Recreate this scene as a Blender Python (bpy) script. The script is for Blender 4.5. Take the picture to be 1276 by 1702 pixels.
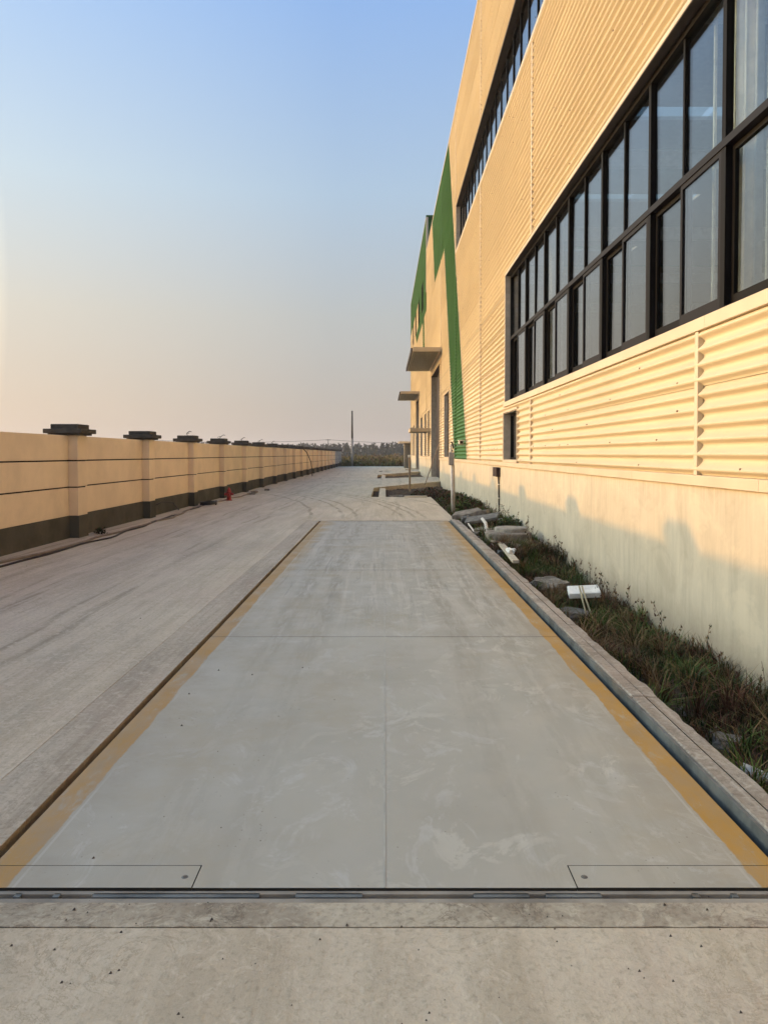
import bpy, bmesh, math, random
from mathutils import Vector, Matrix, noise as mnoise
R = math.radians
rnd = random.Random(11)
for o in list(bpy.data.objects): bpy.data.objects.remove(o)
sc = bpy.context.scene
# ------------------------------------------------------------------ camera, sky, sun, exposure
cd = bpy.data.cameras.new('camera'); cam = bpy.data.objects.new('camera', cd)
sc.collection.objects.link(cam); sc.camera = cam
sc.render.resolution_x = 767; sc.render.resolution_y = 1024
cd.sensor_fit = 'VERTICAL'; cd.sensor_height = 36.0; cd.lens = 36.0*1229/1702
cd.shift_y = -64/1702; cd.shift_x = -1/1702
cd.clip_start = 0.05; cd.clip_end = 6000
cam.location = (0, 0, 1.58); cam.rotation_euler = (R(90-1.5), 0, 0)
SUN_EL, SUN_AZ_SHIFT = 7.8, 15.5      # degrees above the horizon; degrees ahead of straight left
L = Vector((math.cos(R(SUN_AZ_SHIFT))*math.cos(R(SUN_EL)), -math.sin(R(SUN_AZ_SHIFT))*math.cos(R(SUN_EL)), -math.sin(R(SUN_EL))))
sd = bpy.data.lights.new('sun', 'SUN'); so = bpy.data.objects.new('sun', sd); sc.collection.objects.link(so)
sd.energy = 2.7; sd.angle = R(0.9); sd.color = (1.0, 0.47, 0.105)
so.rotation_euler = L.to_track_quat('-Z', 'Y').to_euler(); so.location = (-40, 15, 20)
w = bpy.data.worlds.new('World'); sc.world = w; w.use_nodes = True
wn, wl = w.node_tree.nodes, w.node_tree.links
bg = wn['Background']
sky = wn.new('ShaderNodeTexSky'); sky.sky_type = 'NISHITA'; sky.sun_disc = False
sky.sun_elevation = R(SUN_EL); sky.sun_rotation = R(-(90-SUN_AZ_SHIFT))
sky.air_density = 1.3; sky.dust_density = 1.6; sky.ozone_density = 2.0
tc = wn.new('ShaderNodeTexCoord'); sx = wn.new('ShaderNodeSeparateXYZ'); wl.new(tc.outputs['Generated'], sx.inputs[0])
cr = wn.new('ShaderNodeValToRGB'); wl.new(sx.outputs['Z'], cr.inputs[0])
el = cr.color_ramp.elements
# hazy evening air: colour by height above the horizon
stops = [(0.0, (0.585, 0.505, 0.450)), (0.06, (0.60, 0.54, 0.485)), (0.18, (0.595, 0.61, 0.60)), (0.33, (0.515, 0.665, 0.83)), (0.52, (0.35, 0.56, 0.95)), (1.0, (0.30, 0.48, 0.85))]
el[0].position = 0.0; el[0].color = (*stops[0][1], 1); el[1].position = 1.0; el[1].color = (*stops[-1][1], 1)
for p, c in stops[1:-1]:
    e = el.new(p); e.color = (*c, 1)
vs = wn.new('ShaderNodeVectorMath'); vs.operation = 'SCALE'; wl.new(cr.outputs[0], vs.inputs[0]); vs.inputs['Scale'].default_value = 9.0
# brighter and warmer towards the sun
dt = wn.new('ShaderNodeVectorMath'); dt.operation = 'DOT_PRODUCT'; wl.new(tc.outputs['Generated'], dt.inputs[0]); dt.inputs[1].default_value = tuple(-L)
gr = wn.new('ShaderNodeValToRGB'); wl.new(dt.outputs['Value'], gr.inputs[0])
ge = gr.color_ramp.elements
ge[0].position = 0.0; ge[0].color = (0.94, 0.97, 1.0, 1); ge[1].position = 1.0; ge[1].color = (26, 19.5, 11, 1)
e = ge.new(0.35); e.color = (0.98, 0.99, 1.0, 1)
e = ge.new(0.68); e.color = (1.40, 1.28, 1.13, 1)
e = ge.new(0.80); e.color = (4.6, 3.9, 2.9, 1)
e = ge.new(0.92); e.color = (11.0, 8.8, 5.8, 1)
mg = wn.new('ShaderNodeVectorMath'); mg.operation = 'MULTIPLY'; wl.new(vs.outputs[0], mg.inputs[0]); wl.new(gr.outputs[0], mg.inputs[1])
mx = wn.new('ShaderNodeMix'); mx.data_type = 'RGBA'; mx.inputs[0].default_value = 0.92
wl.new(sky.outputs[0], mx.inputs[6]); wl.new(mg.outputs[0], mx.inputs[7]); wl.new(mx.outputs[2], bg.inputs[0])
bg.inputs[1].default_value = 0.105
sc.view_settings.view_transform = 'Standard'; sc.view_settings.look = 'None'; sc.view_settings.gamma = 1
sc.view_settings.exposure = 0.0; sc.view_settings.use_curve_mapping = False
sc.render.engine = 'CYCLES'

# ------------------------------------------------------------------ helpers
class NT:
    def __init__(s, name):
        s.m = bpy.data.materials.new(name); s.m.use_nodes = True
        s.n = s.m.node_tree.nodes; s.l = s.m.node_tree.links
        s.b = s.n['Principled BSDF']; s.out = s.n['Material Output']
        g = s.n.new('ShaderNodeNewGeometry'); s.pos = g.outputs['Position']; s.geo = g
    def sock(s, inp, v):
        if isinstance(v, (int, float)): inp.default_value = v
        elif isinstance(v, tuple): inp.default_value = v if len(v) == len(inp.default_value) else (*v, 1)
        else: s.l.new(v, inp)
    def math(s, op, a, b=0.0, c=None, clamp=False):
        n = s.n.new('ShaderNodeMath'); n.operation = op; n.use_clamp = clamp
        s.sock(n.inputs[0], a); s.sock(n.inputs[1], b)
        if c is not None: s.sock(n.inputs[2], c)
        return n.outputs[0]
    def map(s, scale, loc=(0, 0, 0), rot=(0, 0, 0), vec=None):
        n = s.n.new('ShaderNodeMapping'); s.l.new(vec or s.pos, n.inputs[0])
        n.inputs['Scale'].default_value = scale; n.inputs['Location'].default_value = loc; n.inputs['Rotation'].default_value = rot
        return n.outputs[0]
    def noise(s, scale, detail=4, rough=0.55, vec=None, dist=0.0):
        n = s.n.new('ShaderNodeTexNoise'); s.l.new(vec or s.pos, n.inputs['Vector'])
        n.inputs['Scale'].default_value = scale; n.inputs['Detail'].default_value = detail
        n.inputs['Roughness'].default_value = rough; n.inputs['Distortion'].default_value = dist
        return n.outputs['Fac']
    def vor(s, scale, vec=None, feature='F1'):
        n = s.n.new('ShaderNodeTexVoronoi'); n.feature = feature; s.l.new(vec or s.pos, n.inputs['Vector']); n.inputs['Scale'].default_value = scale
        return n.outputs['Distance']
    def ramp(s, f, a, b, va=0.0, vb=1.0):
        n = s.n.new('ShaderNodeMapRange'); n.interpolation_type = 'SMOOTHSTEP'; s.sock(n.inputs[0], f)
        n.inputs[1].default_value = a; n.inputs[2].default_value = b; n.inputs[3].default_value = va; n.inputs[4].default_value = vb
        return n.outputs[0]
    def mix(s, f, a, b, mode='MIX'):
        n = s.n.new('ShaderNodeMix'); n.data_type = 'RGBA'; n.blend_type = mode
        s.sock(n.inputs[0], f); s.sock(n.inputs[6], a); s.sock(n.inputs[7], b)
        return n.outputs[2]
    def xyz(s):
        n = s.n.new('ShaderNodeSeparateXYZ'); s.l.new(s.pos, n.inputs[0]); return n.outputs
    def bump(s, h, strength=0.3, dist=0.01):
        n = s.n.new('ShaderNodeBump'); n.inputs['Strength'].default_value = strength; n.inputs['Distance'].default_value = dist
        s.l.new(h, n.inputs['Height']); s.l.new(n.outputs[0], s.b.inputs['Normal'])
    def col(s, c, rough=0.8, spec=0.3, metal=0.0):
        s.sock(s.b.inputs['Base Color'], c); s.sock(s.b.inputs['Roughness'], rough)
        s.b.inputs['Specular IOR Level'].default_value = spec; s.b.inputs['Metallic'].default_value = metal
        return s

def simple(name, c, rough=0.7, spec=0.3, metal=0.0, var=0.18, scale=6.0, bump=0.0, dirt=None):
    t = NT(name)
    k = t.ramp(t.noise(scale, 5, 0.6), 0.3, 0.7, 1-var, 1+var*0.5)
    n = t.n.new('ShaderNodeVectorMath'); n.operation = 'SCALE'; n.inputs[0].default_value = c; t.l.new(k, n.inputs['Scale'])
    base = n.outputs[0]
    if dirt:
        base = t.mix(t.ramp(t.noise(scale*0.6, 6, 0.7, dist=0.5), 0.5, 0.72, 0.0, 0.7), base, dirt)
    t.col(base, rough, spec, metal)
    if bump: t.bump(t.noise(scale*8, 5, 0.65), bump, 0.01)
    return t.m

def M_yard(name, base, dark, light, streak=0.22, lines=True):
    t = NT(name); X, Y, Z = t.xyz()
    big = t.noise(0.35, 4, 0.6); mid = t.noise(2.2, 6, 0.65, dist=0.3, vec=t.map((1.3, 0.16, 1) if lines else (1, 1, 1))); fine = t.noise(38, 5, 0.7)
    c = t.mix(t.ramp(big, 0.35, 0.68), base, light)
    c = t.mix(t.ramp(mid, 0.42, 0.62, 0, 0.55), c, dark)
    # tyre streaks running along the road
    wv = t.map((5.0, 0.10, 1), rot=(0, 0, R(3)))
    st = t.noise(1.6, 5, 0.65, vec=wv)
    away = t.ramp(Y, 2.3, 3.5)
    c = t.mix(t.math('MULTIPLY', t.math('MULTIPLY', t.ramp(st, 0.50, 0.60, 0, streak), away), t.ramp(t.noise(0.5, 3), 0.35, 0.6)), c, dark)
    wv2 = t.map((9.0, 0.16, 1), rot=(0, 0, R(-9)), loc=(3, 7, 0))
    st2 = t.noise(1.3, 4, 0.6, vec=wv2)
    c = t.mix(t.math('MULTIPLY', t.math('MULTIPLY', t.ramp(st2, 0.55, 0.62, 0, streak*0.7), away), t.ramp(t.noise(0.7, 3), 0.45, 0.6)), c, light)
    # marbled trowel swirls and stains close by
    sw = t.noise(1.7, 8, 0.72, dist=2.8)
    c = t.mix(t.math('MULTIPLY', t.ramp(t.math('ABSOLUTE', t.math('SUBTRACT', sw, 0.5)), 0.0, 0.02, 0.85, 0), t.ramp(t.noise(1.1, 3), 0.46, 0.58)), c, dark)
    pk = t.noise(0.9, 4, 0.6, vec=t.map((1, 1, 1), loc=(11, 3, 5)))
    c = t.mix(t.ramp(pk, 0.48, 0.68, 0, 0.3), c, (0.56, 0.43, 0.34))
    c = t.mix(t.ramp(t.noise(0.55, 6, 0.7, dist=.5, vec=t.map((1.5, 0.4, 1), loc=(21, 7, 2))), 0.5, 0.66, 0, 0.35), c, (0.38, 0.34, 0.27))
    if lines:
        fs = t.noise(1.5, 6, 0.72, vec=t.map((16, 0.22, 1), rot=(0, 0, R(2))))
        c = t.mix(t.math('MULTIPLY', t.ramp(fs, 0.47, 0.62, 0, 0.38), away), c, dark)
        fs2 = t.noise(1.5, 5, 0.7, vec=t.map((34, 0.5, 1), rot=(0, 0, R(-2)), loc=(5, 1, 0)))
        c = t.mix(t.math('MULTIPLY', t.ramp(fs2, 0.50, 0.62, 0, 0.22), away), c, light)
    if lines:   # long tyre tracks, then tyre arcs
        u = t.math('ADD', X, t.math('MULTIPLY', t.math('SINE', t.math('MULTIPLY', Y, 0.11)), 0.35))
        u = t.math('ADD', u, t.math('MULTIPLY', t.noise(0.25, 2), 0.7))
        rib = t.ramp(t.noise(1.5, 3, 0.6, vec=t.map((14, 0.35, 1))), 0.35, 0.6, 0.25, 1)
        brk = t.ramp(t.noise(0.45, 3, 0.6), 0.38, 0.6, 0.1, 1)
        tk = None
        for x0, w0 in ((-2.35, .05), (-2.6, .03), (-3.3, .07), (-3.55, .03), (-4.1, .05), (-4.75, .03), (-4.95, .06), (-5.3, .04), (-.2, .05), (.9, .05)):
            a = t.ramp(t.math('ABSOLUTE', t.math('SUBTRACT', u, x0)), w0*.4, w0*1.6, 1, 0)
            tk = a if tk is None else t.math('MAXIMUM', tk, a)
        tk = t.math('MULTIPLY', t.math('MULTIPLY', tk, rib), t.math('MULTIPLY', brk, t.ramp(Y, 2.6, 5.5, 0, 0.8)))
        c = t.mix(tk, c, tuple(v*0.78 for v in dark))
        dx = t.math('ADD', X, 30.0); dy = t.math('SUBTRACT', Y, 17.0)
        r = t.math('SQRT', t.math('ADD', t.math('MULTIPLY', dx, dx), t.math('MULTIPLY', dy, dy)))
        r = t.math('ADD', r, t.math('MULTIPLY', t.noise(0.6, 2), 0.25))
        tot = None
        for r0 in (28.3, 29.1, 29.45, 30.6, 30.9, 31.15, 32.3):
            a = t.ramp(t.math('ABSOLUTE', t.math('SUBTRACT', r, r0)), 0.02, 0.07, 1, 0)
            tot = a if tot is None else t.math('MAXIMUM', tot, a)
        msk = t.math('MULTIPLY', t.ramp(Y, 17.5, 19.5), t.ramp(Y, 28, 34, 1, 0))
        tot = t.math('MULTIPLY', t.math('MULTIPLY', tot, msk), t.ramp(t.noise(1.5, 3), 0.3, 0.6, 0.15, 0.75))
        c = t.mix(tot, c, tuple(v*0.55 for v in dark))
    # small pits and dirt specks
    v = t.vor(7.5); sp = t.math('MULTIPLY', t.ramp(v, 0.01, 0.035, 1, 0), t.ramp(t.noise(3.0, 2), 0.58, 0.64))
    c = t.mix(t.math('MULTIPLY', sp, 0.25), c, (0.12, 0.10, 0.08))
    # fine dust blotches
    c = t.mix(t.ramp(fine, 0.45, 0.72, 0, 0.5), c, tuple(v*0.72 for v in dark))
    c = t.mix(t.ramp(t.noise(12, 6, 0.75, dist=1.2), 0.5, 0.66, 0, 0.7), c, light)
    # hairline cracks
    cv = t.vor(0.55, vec=t.map((1, 1, 1), loc=(0, 0, 0)), feature='DISTANCE_TO_EDGE')
    t.col(c, 0.9, 0.25)
    h = t.math('ADD', t.math('MULTIPLY', fine, 0.6), t.math('MULTIPLY', mid, 1.6))
    h = t.math('ADD', h, t.noise(9, 6, 0.7)); t.bump(h, 0.6, 0.014)
    return t.m
YB, YD, YL = (0.59, 0.495, 0.36), (0.42, 0.345, 0.24), (0.65, 0.56, 0.425)
m_yard = M_yard('dusty concrete', YB, YD, YL)
m_apron = M_yard('rough concrete', (0.40, 0.335, 0.245), (0.19, 0.15, 0.105), (0.60, 0.53, 0.40), 0.1, False)
m_edge = simple('smooth grey edge', (0.335, 0.30, 0.245), 0.75, 0.3, 0, 0.35, 3, 0.3, (0.21, 0.175, 0.13))
m_steel = simple('blue grey steel', (0.15, 0.16, 0.155), 0.6, 0.35, 0.1, 0.4, 5, 0.1, (0.20, 0.15, 0.10))
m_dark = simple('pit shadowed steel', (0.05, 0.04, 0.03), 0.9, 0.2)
m_soil = simple('brown soil', (0.095, 0.068, 0.048), 0.95, 0.1, 0, 0.5, 9, 0.9, (0.05, 0.038, 0.028))
m_field = simple('field ground', (0.07, 0.07, 0.03), 0.95, 0.1, 0, 0.5, 0.3)
m_terrain = simple('bare earth', (0.12, 0.10, 0.07), 0.95, 0.1, 0, 0.4, 0.2)
m_kerb = M_yard('kerb concrete', (0.38, 0.315, 0.25), (0.20, 0.155, 0.115), (0.50, 0.44, 0.36), 0.6, False)
def M_deck():
    t = NT('painted deck steel'); X, Y, Z = t.xyz()
    base = (0.445, 0.415, 0.34)
    c = t.mix(t.ramp(t.noise(0.9, 4, 0.6), 0.35, 0.7), base, (0.40, 0.37, 0.30))
    # dusty shoe prints and scuffs
    du = t.noise(2.1, 5, 0.72, dist=1.6, vec=t.map((1.2, 0.8, 1)))
    c = t.mix(t.math('MULTIPLY', t.ramp(du, 0.54, 0.62, 0, 0.62), t.ramp(t.noise(5, 4, 0.7), 0.4, 0.6, 0.35, 1)), c, (0.52, 0.505, 0.45))
    st = t.noise(1.3, 5, 0.7, vec=t.map((7, 0.25, 1), rot=(0, 0, R(4))), dist=0.4)
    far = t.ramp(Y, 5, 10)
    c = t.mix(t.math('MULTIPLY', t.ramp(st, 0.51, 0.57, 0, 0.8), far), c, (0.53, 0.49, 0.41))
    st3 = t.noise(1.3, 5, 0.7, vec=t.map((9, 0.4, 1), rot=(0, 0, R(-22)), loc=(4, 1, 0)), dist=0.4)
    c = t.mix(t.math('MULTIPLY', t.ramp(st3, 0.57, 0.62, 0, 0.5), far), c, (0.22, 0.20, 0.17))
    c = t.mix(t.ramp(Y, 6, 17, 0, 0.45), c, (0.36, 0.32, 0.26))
    # blotchy pale shoe dust, denser on the right half
    bl = t.noise(3.4, 7, 0.74, dist=0.9, vec=t.map((1, 0.75, 1), loc=(7, 2, 0)))
    bm_ = t.math('MULTIPLY', t.ramp(bl, 0.53, 0.59, 0, 0.65), t.math('MULTIPLY', t.ramp(X, -0.9, 0.6, 0.25, 1), t.ramp(t.noise(0.9, 3), 0.42, 0.56)))
    c = t.mix(bm_, c, (0.56, 0.53, 0.44))
    # faint tyre tracks along the deck and rust bleeding from the joints
    ut = t.math('ADD', X, t.math('MULTIPLY', t.noise(0.35, 2), 0.5)); trk = None
    for x0 in (-.95, -.62, .62, 1.0, 1.22):
        a = t.ramp(t.math('ABSOLUTE', t.math('SUBTRACT', ut, x0+.25)), .05, .14, 1, 0); trk = a if trk is None else t.math('MAXIMUM', trk, a)
    trk = t.math('MULTIPLY', t.math('MULTIPLY', trk, t.ramp(t.noise(2.2, 5, 0.7, vec=t.map((6, .8, 1))), 0.40, 0.56, 0, 0.62)), t.ramp(Y, 4, 8, 0.35, 1))
    c = t.mix(trk, c, (0.30, 0.265, 0.205))
    c = t.mix(t.ramp(t.noise(0.7, 6, 0.75, vec=t.map((1, 1, 1), loc=(3, 8, 1))), 0.48, 0.66, 0, 0.6), c, (0.40, 0.345, 0.25))
    # dust on the left edge and the corners
    ed = t.math('ADD', t.math('ABSOLUTE', X), t.math('MULTIPLY', t.math('SUBTRACT', t.noise(1.7, 5, 0.7), 0.5), 0.9))
    c = t.mix(t.math('MULTIPLY', t.ramp(ed, 1.1, 1.5, 0, 0.55), 1.0), c, (0.33, 0.28, 0.21))
    sp = t.math('MULTIPLY', t.ramp(t.vor(7), 0.015, 0.05, 1, 0), t.ramp(t.noise(2.6, 2), 0.60, 0.66))
    c = t.mix(t.math('MULTIPLY', sp, 0.8), c, (0.08, 0.065, 0.055))
    sp2 = t.math('MULTIPLY', t.ramp(t.vor(26), 0.05, 0.12, 1, 0), t.ramp(t.noise(2.6, 2), 0.52, 0.6))
    c = t.mix(t.math('MULTIPLY', sp2, 0.6), c, (0.10, 0.08, 0.07))
    # yellow border paint, ragged inner edge
    n1 = t.noise(2.3, 6, 0.72, vec=t.map((1, 0.5, 1)))
    e = t.math('ADD', t.math('ABSOLUTE', X), t.math('MULTIPLY', t.math('SUBTRACT', n1, 0.5), 0.09))
    ym = t.ramp(e, 1.368, 1.378)
    far2 = t.math('MULTIPLY', t.ramp(Y, 8, 15, 1, 0.45), t.ramp(t.noise(3.2, 6, 0.78, vec=t.map((2.2, 0.7, 1), loc=(2, 9, 0))), 0.34, 0.46, 0.35, 1))
    dusty = t.ramp(t.noise(2.6, 6, 0.75, vec=t.map((2.5, 0.8, 1))), 0.36, 0.66, 0.05, 0.55)
    left = t.ramp(X, -0.1, 0.1, 0.25, 0.0)
    yc = t.mix(t.math('ADD', dusty, left, clamp=True), (0.46, 0.245, 0.045), (0.34, 0.255, 0.16))
    c = t.mix(t.math('MULTIPLY', ym, far2), c, yc)
    spill = t.math('MULTIPLY', t.ramp(t.math('ADD', t.math('ABSOLUTE', X), t.math('MULTIPLY', t.math('SUBTRACT', t.noise(0.8, 5, 0.7), 0.5), 0.8)), 1.12, 1.42), t.ramp(Y, 6, 12))
    c = t.mix(t.math('MULTIPLY', spill, 0.5), c, (0.42, 0.26, 0.08))
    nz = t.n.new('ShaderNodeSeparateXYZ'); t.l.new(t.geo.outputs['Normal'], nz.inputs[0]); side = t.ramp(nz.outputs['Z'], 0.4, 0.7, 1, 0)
    # pale scribed line inside the band
    ln = t.ramp(t.math('ABSOLUTE', t.math('SUBTRACT', t.math('ABSOLUTE', X), 1.352)), 0.003, 0.008, 1, 0)
    c = t.mix(t.math('MULTIPLY', t.math('MULTIPLY', ln, 0.45), t.ramp(t.noise(1.2, 3), 0.45, 0.6)), c, (0.52, 0.49, 0.43))
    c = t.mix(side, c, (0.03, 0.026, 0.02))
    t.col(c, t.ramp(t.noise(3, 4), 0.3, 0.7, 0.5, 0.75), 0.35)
    t.bump(t.noise(30, 5, 0.6), 0.12, 0.004)
    return t.m
m_deck = M_deck()
def M_clad(name, c, c2):
    t = NT(name); X, Y, Z = t.xyz()
    b = t.mix(t.ramp(t.noise(0.5, 3, 0.5), 0.35, 0.65), c, c2)
    dust = t.noise(1.6, 5, 0.7, vec=t.map((1, 0.35, 2.2)))
    b = t.mix(t.ramp(dust, 0.5, 0.75, 0, 0.28), b, tuple(v*0.70 for v in c))
    run = t.noise(1.5, 6, 0.75, vec=t.map((1, 7, 0.35)))
    b = t.mix(t.math('MULTIPLY', t.ramp(run, 0.54, 0.68, 0, 0.30), t.ramp(t.noise(0.4, 3), 0.45, 0.6)), b, tuple(v*0.62 for v in c))
    t.col(b, 0.55, 0.18); t.bump(t.noise(2.2, 3, 0.5, vec=t.map((1, 0.6, 2))), 0.12, 0.012)
    return t.m
m_clad = M_clad('cream corrugated steel', (0.555, 0.47, 0.325), (0.59, 0.50, 0.345))
m_clads = [m_clad, M_clad('cream corrugated steel', (0.535, 0.45, 0.305), (0.565, 0.475, 0.325)), M_clad('cream corrugated steel', (0.585, 0.50, 0.35), (0.61, 0.52, 0.36))]
m_green = M_clad('green corrugated steel', (0.036, 0.125, 0.030), (0.042, 0.14, 0.034))
m_trim = simple('cream flashing', (0.60, 0.50, 0.36), 0.45, 0.35, 0, 0.08, 1.5)
m_plinth = None
def M_plinth():
    t = NT('plinth concrete'); X, Y, Z = t.xyz()
    c = t.mix(t.ramp(t.noise(1.1, 5, 0.6), 0.35, 0.7), (0.50, 0.445, 0.34), (0.56, 0.50, 0.39))
    vs_ = t.noise(1.5, 6, 0.7, vec=t.map((1, 3.2, 0.45)), dist=.3)
    c = t.mix(t.ramp(vs_, 0.40, 0.72, 0, 0.8), c, (0.42, 0.375, 0.29))
    vs2 = t.noise(1.5, 6, 0.75, vec=t.map((1, 9, 0.7), loc=(5, 2, 8)))
    c = t.mix(t.ramp(vs2, 0.45, 0.75, 0, 0.4), c, (0.62, 0.555, 0.43))
    bt = t.noise(1.3, 7, 0.72, dist=0.7, vec=t.map((1, 1, 1.3), loc=(0, 4, 2)))
    c = t.mix(t.ramp(bt, 0.5, 0.66, 0, 0.5), c, (0.40, 0.345, 0.26)); c = t.mix(t.ramp(bt, 0.36, 0.46, 0.45, 0), c, (0.62, 0.545, 0.41))
    mud = t.math('SUBTRACT', Z, t.math('MULTIPLY', t.noise(2.6, 6, 0.75), 0.5))
    c = t.mix(t.ramp(mud, -0.5, -0.05, 0.6, 0), c, (0.27, 0.215, 0.15))
    rain = t.math('MULTIPLY', t.ramp(t.noise(2, 5, 0.7, vec=t.map((1, 9, 0.1))), 0.48, 0.6), t.ramp(Z, 0.85, 1.3, 0, 0.4))
    c = t.mix(rain, c, (0.62, 0.55, 0.44))
    c = t.mix(t.ramp(Z, -0.35, 0.2, 0.45, 0), c, (0.33, 0.29, 0.23))
    # form-board joints
    t.col(c, 0.85, 0.25); t.bump(t.noise(14, 6, 0.65), 0.25, 0.008)
    return t.m
m_plinth = M_plinth()
m_frame = simple('dark window frame', (0.004, 0.0035, 0.0035), 0.6, 0.12, 0, 0.1, 3)
m_frame2 = simple('bronze window frame edge', (0.009, 0.008, 0.010), 0.55, 0.15, 0, 0.1, 3)
def M_glass(k0=.085, tint=(0.80, 0.86, 0.87)):
    t = NT('tinted window glass'); n, l = t.n, t.l
    g = n.new('ShaderNodeBsdfGlossy'); g.inputs['Roughness'].default_value = 0.02; g.inputs['Color'].default_value = (0.90, 0.90, 0.90, 1)
    tr = n.new('ShaderNodeBsdfTransparent'); tr.inputs['Color'].default_value = (*tint, 1)
    d_ = n.new('ShaderNodeVectorMath'); d_.operation = 'DOT_PRODUCT'; l.new(t.geo.outputs['Incoming'], d_.inputs[0]); l.new(t.geo.outputs['Normal'], d_.inputs[1])
    c_ = t.math('SUBTRACT', 1.0, t.math('ABSOLUTE', d_.outputs['Value']))
    k = t.math('ADD', t.math('MULTIPLY', t.math('POWER', c_, 4.0), 0.85), t.math('ADD', t.ramp(t.noise(2.5, 5, 0.7, vec=t.map((1, 1, .5))), .4, .75, 0, .03), k0), clamp=True)
    bp = n.new('ShaderNodeBump'); bp.inputs['Strength'].default_value = .05; bp.inputs['Distance'].default_value = .01; l.new(t.noise(1.1, 1, .4), bp.inputs['Height']); l.new(bp.outputs[0], g.inputs['Normal'])
    mxs = n.new('ShaderNodeMixShader'); l.new(k, mxs.inputs[0]); l.new(tr.outputs[0], mxs.inputs[1]); l.new(g.outputs[0], mxs.inputs[2])
    l.new(mxs.outputs[0], t.out.inputs[0]); n.remove(t.b)
    return t.m
m_glass = M_glass(); m_glass2 = M_glass(.125, (0.70, 0.76, 0.78))
m_inner = simple('interior grey', (0.22, 0.23, 0.23), 0.9, 0.2)
m_innercol = simple('interior cream column', (0.88, 0.82, 0.76), 0.5, 0.3)
m_white = simple('white plastic', (0.66, 0.63, 0.56), 0.5, 0.4, 0, 0.2, 8, 0.1, (0.36, 0.30, 0.22))
m_whitep = simple('white painted post', (0.62, 0.58, 0.52), 0.5, 0.4, 0, 0.15, 5, 0, (0.40, 0.33, 0.26))
m_grey = simple('grey box', (0.33, 0.31, 0.28), 0.6, 0.3, 0, 0.15, 6)
m_black = simple('black plastic', (0.012, 0.011, 0.011), 0.5, 0.4)
m_fence = simple('tan render', (0.83, 0.665, 0.47), 0.85, 0.2, 0, 0.10, 0.9, 0.15, (0.70, 0.56, 0.39))
m_fence_w = simple('unpainted grey render', (0.47, 0.45, 0.42), 0.85, 0.2, 0, 0.12, 1.3, 0.1)
m_fbase = simple('dark grey plinth paint', (0.075, 0.072, 0.058), 0.8, 0.25, 0, 0.3, 1.5, 0.2, (0.13, 0.11, 0.08))
m_cap = simple('dark grey cap', (0.072, 0.064, 0.055), 0.8, 0.25, 0, 0.3, 6, 0.2)
m_groove = simple('dark groove', (0.006, 0.004, 0.004), 0.9, 0.1)
m_red = simple('red paint', (0.30, 0.022, 0.02), 0.45, 0.5, 0, 0.25, 12)
m_hose = simple('dark hose', (0.03, 0.024, 0.02), 0.6, 0.3)
m_hose2 = simple('dusty pale hose', (0.26, 0.21, 0.16), 0.8, 0.2)
m_rub = simple('broken concrete', (0.27, 0.24, 0.20), 0.9, 0.2, 0, 0.5, 7, 0.7, (0.15, 0.12, 0.09))
m_rub2 = simple('grey concrete slab', (0.19, 0.185, 0.17), 0.9, 0.2, 0, 0.4, 9, 0.6)
m_foam = simple('white foam', (0.80, 0.79, 0.74), 0.7, 0.2, 0, 0.15, 8, 0.3, (0.50, 0.44, 0.34))
m_wood = simple('pale bamboo', (0.42, 0.36, 0.22), 0.6, 0.3, 0, 0.3, 9)
m_pole = simple('concrete pole', (0.30, 0.28, 0.25), 0.8, 0.2)
m_poletop = simple('dark pole top', (0.10, 0.095, 0.09), 0.8, 0.2)  # darker tone than the lower shaft, also used for crossarms and wires
m_canopy = simple('canopy cladding', (0.55, 0.43, 0.28), 0.5, 0.3, 0, 0.1, 2)
m_soffit = simple('ribbed olive soffit', (0.20, 0.18, 0.11), 0.6, 0.3)
m_brown = simple('brown gutter', (0.045, 0.034, 0.027), 0.5, 0.3)
m_door = simple('dark door', (0.035, 0.025, 0.028), 0.5, 0.4)
m_jamb = simple('jamb flashing', (0.50, 0.42, 0.32), 0.5, 0.3)
m_roof = simple('roof sheet', (0.35, 0.35, 0.33), 0.6, 0.3)
GR = [simple('grass blades', (0.085, 0.13, 0.024), 0.7, 0.2, 0, 0.5, 3), simple('dark grass blades', (0.035, 0.055, 0.016), 0.7, 0.2, 0, 0.5, 3),
      simple('dry grass blades', (0.20, 0.13, 0.06), 0.8, 0.2, 0, 0.4, 3), simple('red brown weed', (0.11, 0.05, 0.03), 0.8, 0.2, 0, 0.4, 3)]
WD = [simple('weed green', (0.11, 0.115, 0.03), 0.8, 0.2, 0, 0.4, .8), simple('weed rust', (0.15, 0.075, 0.035), 0.8, 0.2, 0, 0.4, .8), simple('weed straw', (0.27, 0.20, 0.09), 0.8, 0.2, 0, 0.4, .8)]
TR = [simple('tree dark', (0.022, 0.034, 0.018), 0.8, 0.2, 0, 0.4, .2), simple('tree mid', (0.04, 0.052, 0.022), 0.8, 0.2, 0, 0.4, .2), simple('tree trunk', (0.06, 0.05, 0.04), 0.9, 0.1)]

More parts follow.
